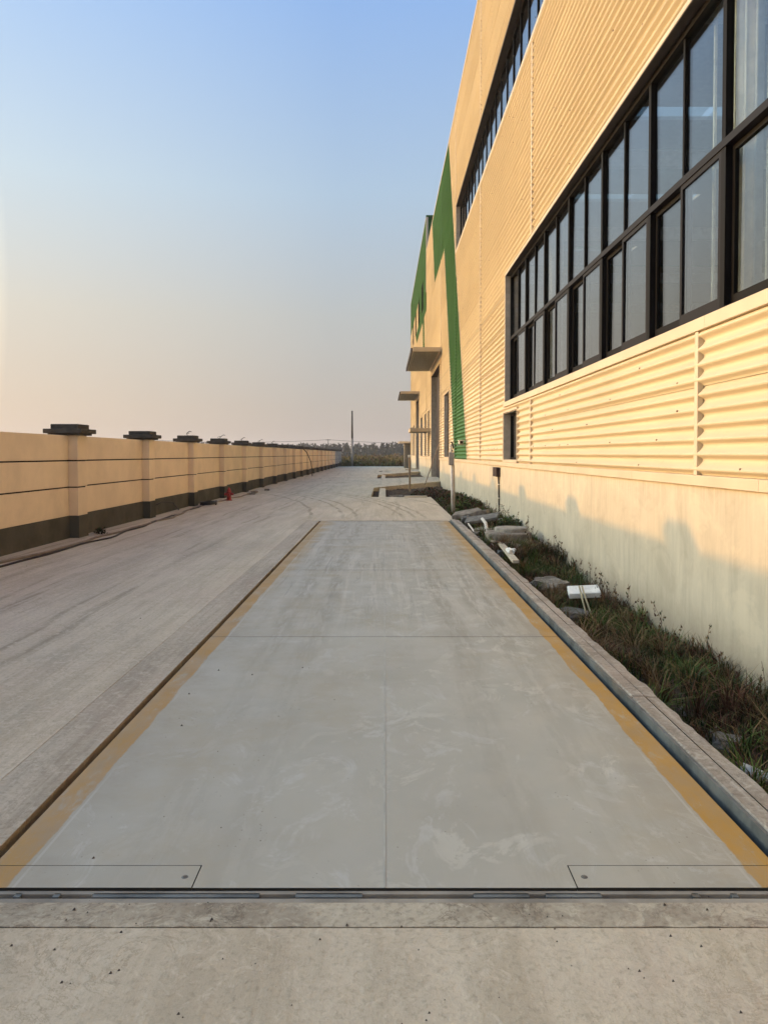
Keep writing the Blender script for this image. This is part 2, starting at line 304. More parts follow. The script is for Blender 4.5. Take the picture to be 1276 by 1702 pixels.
class G:
    """collects geometry for ONE object"""
    def __init__(s): s.v = []; s.f = []; s.mi = []
    def box(s, x0, x1, y0, y1, z0, z1, mi=0):
        b = len(s.v)
        s.v += [(x0,y0,z0),(x1,y0,z0),(x1,y1,z0),(x0,y1,z0),(x0,y0,z1),(x1,y0,z1),(x1,y1,z1),(x0,y1,z1)]
        for q in ((0,3,2,1),(4,5,6,7),(0,1,5,4),(1,2,6,5),(2,3,7,6),(3,0,4,7)): s.f.append(tuple(b+i for i in q)); s.mi.append(mi)
        return s
    def quad(s, a, b, c, d, mi=0):
        n = len(s.v); s.v += [tuple(a), tuple(b), tuple(c), tuple(d)]; s.f.append((n, n+1, n+2, n+3)); s.mi.append(mi); return s
    def poly(s, pts, z0, z1, mi=0):
        n = len(s.v); k = len(pts)
        s.v += [(x, y, z0) for x, y in pts] + [(x, y, z1) for x, y in pts]
        s.f.append(tuple(range(n+k-1, n-1, -1))); s.f.append(tuple(range(n+k, n+2*k))); s.mi += [mi, mi]
        for i in range(k):
            j = (i+1) % k; s.f.append((n+i, n+j, n+k+j, n+k+i)); s.mi.append(mi)
        return s
    def tube(s, pts, r, seg=8, mi=0, caps=True):
        pts = [Vector(p) for p in pts]; n0 = len(s.v); rr = r if isinstance(r, (list, tuple)) else [r]*len(pts)
        for i, p in enumerate(pts):
            d = (pts[min(i+1, len(pts)-1)] - pts[max(i-1, 0)]).normalized()
            a = d.cross(Vector((0, 0, 1)));
            if a.length < 0.05: a = d.cross(Vector((1, 0, 0)))
            a.normalize(); b = d.cross(a)
            for k in range(seg):
                t = 2*math.pi*k/seg; s.v.append(tuple(p + (a*math.cos(t) + b*math.sin(t))*rr[i]))
        for i in range(len(pts)-1):
            for k in range(seg):
                j = (k+1) % seg; s.f.append((n0+i*seg+k, n0+i*seg+j, n0+(i+1)*seg+j, n0+(i+1)*seg+k)); s.mi.append(mi)
        if caps:
            s.f.append(tuple(n0+k for k in range(seg))[::-1]); s.f.append(tuple(n0+(len(pts)-1)*seg+k for k in range(seg))); s.mi += [mi, mi]
        return s
    def lathe(s, prof, c, seg=16, mi=0, sy=1.0):
        n0 = len(s.v)
        for r, z in prof:
            for k in range(seg):
                t = 2*math.pi*k/seg; s.v.append((c[0]+r*math.cos(t), c[1]+r*math.sin(t)*sy, c[2]+z))
        for i in range(len(prof)-1):
            for k in range(seg):
                j = (k+1) % seg; s.f.append((n0+i*seg+k, n0+i*seg+j, n0+(i+1)*seg+j, n0+(i+1)*seg+k)); s.mi.append(mi)
        s.f.append(tuple(n0+k for k in range(seg))[::-1]); s.f.append(tuple(n0+(len(prof)-1)*seg+k for k in range(seg))); s.mi += [mi, mi]
        return s
    def rock(s, c, sx_, sy_, sz, seed=0, mi=0, rot=0.0):
        bm = bmesh.new(); bmesh.ops.create_icosphere(bm, subdivisions=4, radius=1)
        n0 = len(s.v); off = Vector((seed*3.1, seed*1.7, 0))
        for v in bm.verts:
            p = v.co.copy(); q = Vector((max(-.72, min(.72, p.x)), max(-.72, min(.72, p.y)), max(-.6, min(.6, p.z))))
            q *= 1 + 0.28*mnoise.noise(p*1.6+off) + 0.10*mnoise.noise(p*4+off) + 0.05*mnoise.noise(p*11+off)
            x, y = q.x*sx_, q.y*sy_
            s.v.append((c[0]+x*math.cos(rot)-y*math.sin(rot), c[1]+x*math.sin(rot)+y*math.cos(rot), c[2]+q.z*sz))
        for f in bm.faces: s.f.append(tuple(n0+v.index for v in f.verts)); s.mi.append(mi)
        bm.free(); return s
    def make(s, name, mats, parent=None, smooth=False, bevel=0.0, weld=False):
        me = bpy.data.meshes.new(name); me.from_pydata(s.v, [], s.f)
        for m in (mats if isinstance(mats, list) else [mats]): me.materials.append(m)
        if any(s.mi): me.polygons.foreach_set('material_index', s.mi)
        if weld or bevel:
            bm = bmesh.new(); bm.from_mesh(me)
            if weld: bmesh.ops.remove_doubles(bm, verts=bm.verts, dist=1e-4)
            if bevel: bmesh.ops.bevel(bm, geom=bm.edges[:], offset=bevel, segments=1, affect='EDGES')
            bm.to_mesh(me); bm.free()
        if smooth: me.polygons.foreach_set('use_smooth', [True]*len(me.polygons))
        me.update()
        return link(name, me, parent)
def make_pieces(g, name, mat, parent):
    key = {}; idx = []
    for v in g.v:
        k = tuple(round(c*2e3) for c in v); idx.append(key.setdefault(k, len(key)))
    par = list(range(len(key)))
    def find(a):
        while par[a] != a: par[a] = par[par[a]]; a = par[a]
        return a
    for f in g.f:
        r = find(idx[f[0]])
        for i in f[1:]: par[find(idx[i])] = r
    groups = {}
    for f in g.f: groups.setdefault(find(idx[f[0]]), []).append(f)
    for fs in groups.values():
        h = G()
        for f in fs: h.quad(*[g.v[i] for i in f])
        h.make(name, mat, parent, smooth=True, weld=True)
def link(name, me, parent=None):
    o = bpy.data.objects.new(name, me); sc.collection.objects.link(o)
    if parent is not None:
        o.parent = parent; o.matrix_parent_inverse = parent.matrix_world.inverted() if False else Matrix.Translation(-parent.location)
    return o
def tag(o, label, cat, group=None):
    o['label'] = label; o['category'] = cat
    if group: o['group'] = group
    return o
def thing(name, loc, label, cat, group=None):
    o = bpy.data.objects.new(name, None); o.location = loc; o.empty_display_size = 0.3; sc.collection.objects.link(o)
    return tag(o, label, cat, group)
def struct(o): o['kind'] = 'structure'; return o
def stuff(o): o['kind'] = 'stuff'; return o

# ------------------------------------------------------------------ GROUND
W = 2.95          # x of the factory wall
struct(G().quad((-1500,-600,-.5),(1500,-600,-.5),(1500,1800,-.5),(-1500,1800,-.5)).make('terrain', m_terrain))
g = G(); g.box(-600, 600, 95.5, 1700, -.45, -.12); struct(g.make('field', m_field))
g = G(); g.box(-600, -6.25, -300, 95.4, -.45, -.10); struct(g.make('field_beyond_fence', m_field))

yard = struct(G().box(-6.3, 1.70, -12, 95.3, -.40, -.30).make('concrete_yard', m_dark)) if False else None
yard = bpy.data.objects.new('concrete_yard', None); sc.collection.objects.link(yard); yard['kind'] = 'structure'
GAP = .004
def slab(x0, x1, y0, y1, m=m_yard, z=0.0, name='concrete_slab'):
    g_ = G(); g_.box(x0+.0006, x1-.0006, y0+GAP, y1-GAP, -.42, z); return g_.make(name, m, yard, bevel=.0012)
# left lane, one slab between joints
ys = [-8.0, -2.8, 2.43, 7.67, 12.6, 17.52]
for a, b in zip(ys[:-1], ys[1:]):
    if a >= 2.4 and b <= 18.2: slab(-6.3, -1.86, a, b)
    else: slab(-6.3, -1.86, a, b)
slab(-1.86, 1.72, -8, -2.8); slab(-1.86, 1.72, -2.8, 2.43)
slab(1.72, 2.6, -8, 2.43)
# ground right of the lane past the weighbridge
slab(-6.3, 1.70, 17.52, 22.4); slab(-6.3, 1.70, 22.4, 27.25)
slab(-6.3, -.5, 27.25, 34.7); slab(-6.3, -.5, 34.7, 48); slab(-6.3, -.5, 48, 56); slab(-6.3, -.5, 56, 70); slab(-6.3, 2.9, 70, 95.3)
# apron round the pit: rough strip in front, smooth strips on the sides
rag = [(-1.86+3.61*i/110, 2.437+.004*mnoise.noise(Vector((i*.35, 0, 0)))+.004*max(0, mnoise.noise(Vector((i*1.1, 5, 0))))) for i in range(111)]
g = G(); g.poly(rag+[(1.75, 2.570), (-1.86, 2.570)], -.42, -.003); g.make('pit_apron', m_apron, yard)
g = G(); g.box(-1.86, 1.75, 2.573, 2.604, -.42, -.007); g.make('pit_edge', m_edge, yard, bevel=.004)
m_edge2 = M_yard('pit side strip', (0.49, 0.41, 0.305), (0.31, 0.255, 0.185), (0.58, 0.50, 0.385), 0.3, True)
yy = 2.612
while yy < 17.3:
    y2 = min(yy+rnd.uniform(2.6, 3.9), 17.44); g = G(); g.box(-1.8596, -1.548, yy+.001, y2-.001, -.42, -.001); g.make('pit_edge', m_edge2, yard, bevel=.0015); yy = y2
g = G(); g.box(-1.86, 1.62, 17.445, 17.51, -.42, -.004); g.make('pit_edge', m_edge, yard, bevel=.004)
# trench covers and ramps to the doors
for y0, y1 in ((27.4, 34.6), (48.1, 55.9), (66, 70)):
    G().box(-.22, .05, y0, y1, -.4, -.01).make('trench_beam', m_yard, yard, bevel=.01)
def ramp(ya0, ya1, yb0, yb1, zt, name='ramp'):
    g_ = G(); xs = (-.5, W+.3)
    v = [(xs[0], ya0, -.4), (xs[0], yb0, -.4), (xs[1], yb1, -.4), (xs[1], ya1, -.4), (xs[0], ya0, 0.002), (xs[0], yb0, 0.002), (xs[1], yb1, zt), (xs[1], ya1, zt)]
    g_.v = v; g_.f = [(0,1,2,3),(7,6,5,4),(0,4,5,1),(1,5,6,2),(2,6,7,3),(3,7,4,0)]; g_.f = [tuple(reversed(f)) for f in g_.f]; g_.mi = [0]*6
    return g_.make(name, m_yard, yard)
ramp(34.8, 39.4, 47.9, 46.9, .16); ramp(56.1, 61.5, 65.9, 69.9, .16)
# soil strip along the wall: uneven mound
def soil_h(x, y):
    u = (x-1.75)/(W-1.75)
    h = -.36 + .10*mnoise.noise(Vector((x*1.3, y*.6, 0))) + .05*mnoise.noise(Vector((x*5, y*4, 3)))
    h += .24*max(0, min(1, (y-10.3)/2.8)) + .09*max(0, 1-abs(y-16.2)/2.2) - .06*u*max(0, 1-y/16)
    h += .03*mnoise.noise(Vector((x*14, y*12, 1)))
    return h
g = G(); nx, ny = 26, 420; x0, x1, y0, y1 = 1.66, 3.1, 2.3, 34.75
def grid(g, x0, x1, y0, y1, nx, ny, fn):
    n0 = len(g.v)
    for j in range(ny+1):
        for i in range(nx+1):
            x = x0+(x1-x0)*i/nx; y = y0+(y1-y0)*j/ny; g.v.append((x, y, fn(x, y)))
    for j in range(ny):
        for i in range(nx):
            a = n0+j*(nx+1)+i; g.f.append((a, a+1, a+nx+2, a+nx+1)); g.mi.append(0)
grid(g, 1.66, 3.1, 2.3, 27.3, 26, 420, lambda x, y: min(soil_h(x, y), -.03 if x < 1.85 else 9))
grid(g, -.52, 3.1, 27.28, 39.6, 50, 90, lambda x, y: -.16+.08*mnoise.noise(Vector((x*2, y*2, 5)))+.06*mnoise.noise(Vector((x*7, y*5, 5))))
grid(g, -.52, 3.1, 46, 72, 30, 90, lambda x, y: -.14+.06*mnoise.noise(Vector((x*2, y*2, 5))))
struct(g.make('soil_strip', m_soil, smooth=True, weld=False))

# kerb: two rows of cast strips with a steel angle facing the pit
kerb = thing('concrete_kerb', (1.6, 10, 0), 'long low weathered concrete kerb with steel edge on the right of the weighbridge', 'kerb')
ky = 2.612
while ky < 17.3:
    y2 = min(ky+rnd.uniform(1.6, 2.4), 17.5)
    g = G(); g.box(1.572, 1.665, ky+.004, y2-.004, -.4, .036+rnd.uniform(-.004, .004)); g.make('kerb_strip', m_kerb, kerb, bevel=.01)
    g = G()
    n0 = 0; stp = 40
    for i in range(stp):   # ragged outer edge
        ya = ky+.004+(y2-ky-.008)*i/stp; yb = ky+.004+(y2-ky-.008)*(i+1)/stp
        ea = 1.748+.02*mnoise.noise(Vector((ya*2.5, 3, 0)))+.012*mnoise.noise(Vector((ya*9, 3, 0))); eb = 1.748+.02*mnoise.noise(Vector((yb*2.5, 3, 0)))+.012*mnoise.noise(Vector((yb*9, 3, 0)))
        za = .024+.014*mnoise.noise(Vector((ya*3, 9, 0))); zb = .024+.014*mnoise.noise(Vector((yb*3, 9, 0)))
        g.quad((1.6655, ya, .030), (ea, ya, za), (eb, yb, zb), (1.6655, yb, .030)); g.quad((ea, ya, za), (ea+.03, ya, -.4), (eb+.03, yb, -.4), (eb, yb, zb))
    g.quad((1.668, ky+.004, -.4), (1.748, ky+.004, -.4), (1.748, ky+.004, .024), (1.668, ky+.004, .033)); g.make('kerb_strip', m_kerb, kerb)
    ky = y2
g = G(); g.box(1.553, 1.570, 2.612, 17.5, -.4, .030); g.make('steel_angle', m_steel, kerb)

# ------------------------------------------------------------------ WEIGHBRIDGE
wb = thing('truck_weighbridge', (0, 10, -.2), 'long pale grey steel truck weighbridge deck with yellow borders set in the concrete', 'weighbridge')
js = [2.65, 6.36, 10.05, 13.72, 17.38]
COV = .70
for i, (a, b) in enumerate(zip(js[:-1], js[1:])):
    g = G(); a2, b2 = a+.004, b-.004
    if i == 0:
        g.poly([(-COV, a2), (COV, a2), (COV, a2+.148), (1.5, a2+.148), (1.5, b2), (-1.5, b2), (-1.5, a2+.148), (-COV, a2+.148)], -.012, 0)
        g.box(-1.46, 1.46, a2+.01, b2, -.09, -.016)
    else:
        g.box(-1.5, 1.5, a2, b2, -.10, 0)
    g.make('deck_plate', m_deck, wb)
for s in (-1, 1):
    g = G(); a2 = js[0]+.004
    x0, x1 = (COV+.004, 1.5); xs = sorted((s*x0, s*x1))
    g.box(xs[0], xs[1], a2, a2+.143, -.012, .001)
    cv = g.make('cover_plate', m_deck, wb)
    G().lathe([(.006, 0), (.008, .002), (.006, .005), (.002, .006)], (s*(COV+.045), a2+.068, .001), 8).make('bolt', m_rub, cv)
    G().lathe([(.013, 0), (.012, .001)], (s*(COV+.045), a2+.068, .001), 10).make('washer', m_steel, cv)
G().box(-.004, .004, 2.656, 17.37, 0.0, .002).make('weld_seam', simple('pale weld line', (0.46, 0.44, 0.37), 0.6), wb)
g = G(); g.box(-1.5, 1.5, 2.630, 2.650, -.05, -.009); g.make('edge_beam', m_edge, wb)
for x, hw in ((-1.32, .012), (-1.18, .012), (-.75, .3), (-.2, .12), (.42, .10), (.68, .1), (1.12, .012), (1.26, .012)): G().box(x-hw, x+hw, 2.612, 2.636, -.1, -.009).make('stop_bracket', m_steel, wb)
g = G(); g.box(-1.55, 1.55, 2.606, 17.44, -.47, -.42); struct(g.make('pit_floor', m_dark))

# ------------------------------------------------------------------ FACTORY
fac = thing('factory_building', (W, 19, 0), 'tall cream corrugated steel factory with green stripes and long dark window bands on the right', 'building')
wing = thing('factory_wing', (W, 67, 0), 'taller far wing of the factory with green top behind the main block', 'building')
def yR(z): return 26.3+(z-1.335)*.536
def green_main(z):
    return (yR(z), yR(z)+4.77) if z < 11.65 else (yR(z), 43.6+(z-11.65)*.536)
LAM, AMP = .1385, .030
def clad(parent, X, bays, z0, z1, holes, greens):
    """corrugated sheets, six waves high, cut round openings; greens(z) -> list of green y-intervals"""
    H = LAM*6; rows = int(math.ceil((z1-z0)/H))
    for r in range(rows):
        za, zb = z0+r*H, min(z0+(r+1)*H, z1)
        zz = set([za, zb]); n = int(round((zb-za)/LAM*12))
        for i in range(n+1): zz.add(za+(zb-za)*i/n)
        for h in holes:
            for z in (h[2], h[3]):
                if za < z < zb: zz.add(z)
        for z in (11.65, 12.6, 14.6, 11.6):
            if za < z < zb: zz.add(z-1e-4); zz.add(z+1e-4)
        zz = sorted(zz)
        for (ya, yb) in bays:
            gb, gg = G(), G()
            for z_a, z_b in zip(zz[:-1], zz[1:]):
                zm = (z_a+z_b)/2
                segs = [(ya, yb)]
                for h in holes:
                    if h[2] < zm < h[3]:
                        ns = []
                        for s0, s1 in segs:
                            if h[1] <= s0 or h[0] >= s1: ns.append((s0, s1)); continue
                            if h[0] > s0: ns.append((s0, h[0]))
                            if h[1] < s1: ns.append((h[1], s1))
                        segs = ns
                def xx(z):
                    t = (z-za)/H
                    ph = 2*math.pi*(z-z0)/LAM; return X + AMP*math.cos(ph+.38*(1-math.cos(ph))) - .013*(1-t)
                gi = list(zip(greens(z_a if abs(z_a-zm) > 2e-4 else zm), greens(z_b if abs(z_b-zm) > 2e-4 else zm)))
                ga, gbn = greens(z_a+1e-5), greens(z_b-1e-5)
                gi = list(zip(ga, gbn)) if len(ga) == len(gbn) else []
                for s0, s1 in segs:
                    c = lambda y: max(s0, min(s1, y))
                    def q(G_, a0, a1, b0, b1):
                        if a1-a0 < 1e-6 and b1-b0 < 1e-6: return
                        G_.quad((xx(z_a), a1, z_a), (xx(z_a), a0, z_a), (xx(z_b), b0, z_b), (xx(z_b), b1, z_b))
                    pa = pb = s0
                    for (A, B) in gi:
                        q(gb, pa, c(A[0]), pb, c(B[0])); q(gg, c(A[0]), c(A[1]), c(B[0]), c(B[1]))
                        pa, pb = c(A[1]), c(B[1])
                    q(gb, pa, s1, pb, s1)
            if gb.f: make_pieces(gb, 'cladding_sheet', m_clads[rnd.choice([0, 0, 1, 2])], parent)
            if gg.f: make_pieces(gg, 'green_sheet', m_green, parent)
B0 = 6.95; PB = 7.93
bays = [(B0+PB*k, B0+PB*(k+1)) for k in range(-2, 5)] + [(B0+PB*5, 52.0)]
bays[0] = (-9.0, bays[0][1])
YN = -8.0
LW = (YN, 18.05, 2.84, 5.90)     # big lower window
UW = (YN, 30.5, 9.9, 11.7)       # upper band
SW = (16.4, 18.2, 1.45, 2.56)    # small window
TW = (33.8, 36.3, 1.45, 4.46)    # tall window by the door
D1 = (39.6, 46.5, 1.3, 6.4)
N1 = (48.5, 50.0, 1.45, 4.46)
ZT = 15.7
clad(fac, W, bays, 1.385, ZT, [LW, UW, SW, TW, D1, N1, (YN, 18.05, 2.72, 2.84)], lambda z: [green_main(z)])
# wing
def green_wing(z):
    out = []
    if z > 14.6: out = [(52, 83)]
    elif z > 12.6: out = [(52, 62.0+(z-12.6)*.5)]
    elif z > 11.6: out = [(52, 69-(12.6-z)*1.5)]
    elif z > 8: out = [(52+(z-6)*.2+1.5, 52+(z-6)*.2+3.6)]
    else: out = [(52, 52)]
    return out
wh = [(56, 58.5, 12.6, 14.6), (62, 64.5, 12.6, 14.6), (68, 70.5, 12.6, 14.6), (74, 76.5, 12.6, 14.6), (57, 60.2, 1.45, 4.46), (52.3, 54.0, 1.45, 4.46), (63, 69, 1.3, 6.35), (72, 74, 1.45, 4.46), (76, 78, 1.45, 4.46)]
clad(wing, W-.02, [(52.0, 60), (60, 67.9), (67.9, 75.8), (75.8, 82)], 1.385, 18.05, wh, green_wing)
# return wall of the wing above the main roof
g = G(); n = 60
for i in range(n):
    z_a, z_b = 13+5.05*i/n, 13+5.05*(i+1)/n
    f = lambda z: 52.0-.02*math.cos(2*math.pi*z/.36)
    g.quad((W+.05, f(z_a), z_a), (W+24, f(z_a), z_a), (W+24, f(z_b), z_b), (W+.05, f(z_b), z_b))
g.make('green_return', m_green, wing, smooth=True, weld=True)
G().box(W-.06, W+.08, 51.88, 52.05, 12.9, 18.07).make('corner_trim', m_trim, wing)
G().box(W-.07, W+24, 51.87, 52.1, 18.08, 18.2).make('parapet_cap', m_green, wing)
G().box(W-.07, W+.2, 52.1, 82.05, 18.08, 18.15).make('parapet_cap', m_trim, wing)
G().box(W-.08, W+.1, 82.0, 82.2, 1.0, 18.07).make('corner_trim', m_trim, wing)
# plinths, butt jointed segments
py = [-9, 22.55, 39.55]
for a, b in list(zip(py[:-1], py[1:]))+[(46.55, 51.99)]:
    G().box(W, W+.2, a+.004, b-.004, -.45, 1.29).make('plinth_wall', m_plinth, fac)
for a, b in ((52, 62.9), (69.1, 82)): G().box(W-.02, W+.2, a+.004, b-.004, -.45, 1.29).make('plinth_wall', m_plinth, wing)
# flashings
def flash(parent, ya, yb, z0, z1, x0=None, name='flashing', step=2.95):
    y = ya
    while y < yb-.05:
        y2 = min(y+step, yb)
        if yb-y2 < .4: y2 = yb
        G().box(x0 or W-.045, W+.03, y+.0015, y2-.0015, z0, z1).make(name, m_trim, parent, bevel=.003)
        y = y2
flash(fac, -9, 39.55, 1.285, 1.383); flash(fac, 46.55, 51.99, 1.285, 1.383, step=5.5)
flash(wing, 52.0, 62.9, 1.285, 1.383, W-.065, step=6); flash(wing, 69.1, 82, 1.285, 1.383, W-.065, step=7)
flash(fac, YN, 18.20, 2.725, 2.84, W-.05)
flash(fac, YN, 30.6, 9.80, 9.90, W-.04, step=4)
flash(fac, -9, 51.99, ZT, ZT+.1, W-.05, 'parapet_cap', step=6)
G().box(W-.03, W+.03, 18.05, 18.13, 2.842, 5.90).make('side_trim', m_trim, fac)
G().box(W-.03, W+.03, YN, 18.13, 5.902, 5.96).make('head_trim', m_trim, fac)
G().box(W-.03, W+.03, YN, 30.56, 11.702, 11.75).make('head_trim', m_brown, fac)
# vertical joint trims
def joint(parent, y, z0, z1, w_=.075, x0=W-.036, m=m_trim):
    G().box(x0, W+.02, y-w_/2, y+w_/2, z0, z1).make('joint_trim', m, parent, bevel=.003)
for k in range(-1, 5):
    y = B0+PB*k
    segs = [(1.384, ZT)]
    for h in ((LW[0], LW[1]+.1, 2.724, 5.962), (UW[0], UW[1]+.1, 9.798, 11.752), TW):
        if h[0] < y < h[1]:
            ns = []
            for a, b in segs:
                if h[3] <= a or h[2] >= b: ns.append((a, b))
                else:
                    if h[2] > a: ns.append((a, h[2]))
                    if h[3] < b: ns.append((h[3], b))
            segs = ns
    cuts = {3: (9.6, True), 4: (11.65, False)}
    for a, b in segs:
        if k in cuts and a < cuts[k][0] < b:
            zc, low = cuts[k]; joint(fac, y, a+.001, zc, m=m_green if low else m_trim); joint(fac, y, zc+.001, b-.001, m=m_trim if low else m_green)
        else: joint(fac, y, a+.001, b-.001, m=m_trim)
for y in (59.95, 67.9, 75.8): joint(wing, y, 6.6, 12.5)
# trims bordering the green leg
def diag(parent, f, z0, z1, n=1):
    g_ = G(); w_ = .06
    v = [(W-.03, f(z0), z0), (W-.03, f(z0)+w_, z0), (W-.03, f(z1)+w_, z1), (W-.03, f(z1), z1)]
    v2 = [(W+.02, y, z) for x, y, z in v]
    g_.v = v+v2; g_.f = [(0,3,2,1),(4,5,6,7),(0,1,5,4),(1,2,6,5),(2,3,7,6),(3,0,4,7)]; g_.f = [tuple(reversed(q)) for q in g_.f]; g_.mi = [0]*6
    return g_.make('stripe_trim', m_trim, parent)
diag(fac, lambda z: yR(z)-.06, 1.39, ZT-.01); diag(fac, lambda z: yR(z)+4.77, 1.39, 11.65); diag(fac, lambda z: 43.6+(z-11.65)*.536, 11.66, ZT-.01)

# screws on the near cladding
g = G()
for k in range(-1, 6):
    for j in range(0, 14):
        y = B0+PB*(k-1)+.45+j*.55
        if rnd.random() < .25: continue
        for r in range(0, 12):
            z = 1.385+LAM*6*r+LAM*.5+LAM*rnd.choice([0, 2, 4])
            if (y < 18.2 and 2.6 < z < 6.0) or (SW[0]-.1 < y < SW[1]+.1 and z < 2.7): continue
            if y > 30: continue
            x = W-AMP-.004; s_ = .008
            g.box(x-.006, x+.01, y-s_, y+s_, z-s_, z+s_)
stuff(g.make('screw_heads', simple('rusty screw', (.16, .09, .05), .6), fac))

# ---- windows
rp = random.Random(5)
def pane(parent, x, y0, y1, z0, z1):
    g_ = G().box(x, x+.012, y0, y1, z0, z1); ty = rp.gauss(0, .0045); tz = rp.gauss(0, .0028); ym, zm = (y0+y1)/2, (z0+z1)/2
    g_.v = [(a+(b-ym)*ty+(c-zm)*tz, b, c) for a, b, c in g_.v]
    return g_.make('pane', m_glass if rp.random() < .7 else m_glass2, parent)
def winframe(parent, box_, name='window', d0=.085, d1=.26, rail=.07, label=None):
    ya, yb, za, zb = box_; g_ = G(); a, b = W+d0, W+d1
    g_.box(a, b, ya, yb, za, za+rail); g_.box(a, b, ya, yb, zb-rail, zb); g_.box(a, b, yb-rail*.7, yb, za+rail, zb-rail); g_.box(a, b, ya, ya+rail*.7, za+rail, zb-rail)
    return g_.make(name, m_frame, parent)
def reveal(parent, box_, depth=.14, name='reveal', mj=m_jamb, ms=m_brown):
    ya, yb, za, zb = box_
    G().box(W-.028, W+depth, yb-.006, yb+.03, za, zb).make(name, mj, parent)
    G().box(W-.028, W+depth, ya-.03, ya+.006, za, zb).make(name, mj, parent)
    G().box(W-.022, W+depth, ya+.007, yb-.007, zb-.008, zb+.02).make('soffit', ms, parent)
reveal(fac, LW, .10); reveal(fac, UW, .14)
lw = winframe(fac, LW, d0=.10, d1=.21)
MID = 4.38
mull = [17.1-.941*k for k in range(0, 27)]; mull = [m for m in mull if m > YN+.3]
G().box(W+.095, W+.19, YN+.05, 18.0, MID-.035, MID+.035).make('transom', m_frame2, lw)
prev = 18.0
for i, m in enumerate(mull+[YN+.05]):
    post = (i % 2 == 1)
    last = (i == len(mull))
    hw = .045 if post else .026
    if not last:
        if post:
            G().box(W+.105, W+.215, m-hw, m+hw, 2.91, MID-.036).make('post', m_frame, lw); G().box(W+.105, W+.175, m-hw*.8, m+hw*.8, MID+.036, 5.83).make('mullion', m_frame, lw)
        else:
            G().box(W+.118, W+.16, m-hw*.8, m+hw*.8, MID+.036, 5.83).make('mullion', m_frame, lw)
    # upper fixed pane
    pane(lw, W+.145, m+.02, prev-.02, MID+.03, 5.84)
    # lower sliding sash: outer on the near half of a bay, inner on the far half
    outer = post or last
    x = W+.125 if outer else W+.185
    opened = (i == 0 and False)
    y0, y1, z0, z1 = m-(.0 if outer else .03)+(.045 if post else 0), prev-(.045 if not outer else -.03), 2.91, MID-.036
    s = .05
    g_ = G(); g_.box(x-.018, x+.02, y0, y0+s, z0, z1); g_.box(x-.018, x+.02, y1-s, y1, z0, z1); g_.box(x-.018, x+.02, y0+s, y1-s, z0, z0+.10); g_.box(x-.018, x+.02, y0+s, y1-s, z1-s, z1)
    g_.make('sash', m_frame2 if outer else m_frame, lw)
    pane(lw, x-.004, y0+s-.01, y1-s+.01, z0+.09, z1-s+.01)
    prev = m
uw = winframe(fac, UW, d0=.14, d1=.22)
y = 30.45; 
while y > YN+1:
    pane(uw, W+.17, max(y-.95, YN+.05)+.02, y-.02, 9.97, 11.63)
    y -= .95
    G().box(W+.145, W+.20, y-.022, y+.022, 9.97, 11.63).make('mullion', m_frame, uw)
def small_window(parent, b, nm=0, tr=None, dep=.14, plain=False):
    reveal(parent, b, dep, mj=m_brown if plain else m_jamb); f_ = winframe(parent, b, d0=dep, d1=dep+.08, rail=.05)
    pane(f_, W+dep+.04, b[0]+.03, b[1]-.03, b[2]+.045, b[3]-.045)
    if tr: G().box(W+dep-.005, W+dep+.08, b[0]+.05, b[1]-.05, tr-.03, tr+.03).make('transom', m_frame2, f_)
    for k in range(nm):
        ym = b[0]+(b[1]-b[0])*(k+1)/(nm+1); G().box(W+dep-.01, W+dep+.08, ym-.02, ym+.02, b[2]+.05, b[3]-.05).make('mullion', m_frame, f_)
    if plain: return
    G().box(W-.045, W+dep, b[0]-.06, b[1]+.06, b[2]-.062, b[2]-.001).make('sill', m_trim, parent)
    G().box(W-.040, W+.02, b[0]-.07, b[0]-.031, b[2], b[3]+.05).make('side_trim', m_trim, parent)
    G().box(W-.040, W+.02, b[1]+.031, b[1]+.10, b[2], b[3]+.05).make('side_trim', m_trim, parent)
    G().box(W-.040, W+.02, b[0]-.03, b[1]+.03, b[3]+.021, b[3]+.07).make('head_trim', m_trim, parent)
small_window(fac, SW); small_window(fac, TW, 1, 3.1); small_window(fac, N1, 0, 3.1)
for b in wh:
    if b[3] - b[2] < 3.5 and b[0] != 63: small_window(wing, b, 1, 3.1 if b[2] < 3 else None, plain=b[2] > 5)
# doorways
def doorway(parent, b, z0=.1):
    ya, yb, _, zt = b
    G().box(W-.03, W+.33, yb, yb+.05, z0, zt).make('door_jamb', m_jamb, parent); G().box(W-.03, W+.33, ya-.05, ya, z0, zt).make('door_jamb', m_jamb, parent)
    G().box(W-.03, W+.33, ya, yb, zt, zt+.06).make('door_head', m_brown, parent)
    d = bpy.data.objects.new('sliding_door', None)
    g_ = G(); g_.box(W+.30, W+.36, ya+.02, yb-.02, z0+.03, zt-.02); d = g_.make('door', m_door, parent)
    for k in range(1, 6): G().box(W+.28, W+.30, ya+(yb-ya)*k/6-.03, ya+(yb-ya)*k/6+.03, z0+.05, zt-.04).make('door_rib', m_frame2, d)
doorway(fac, D1); doorway(wing, (63, 69, 0, 6.35))
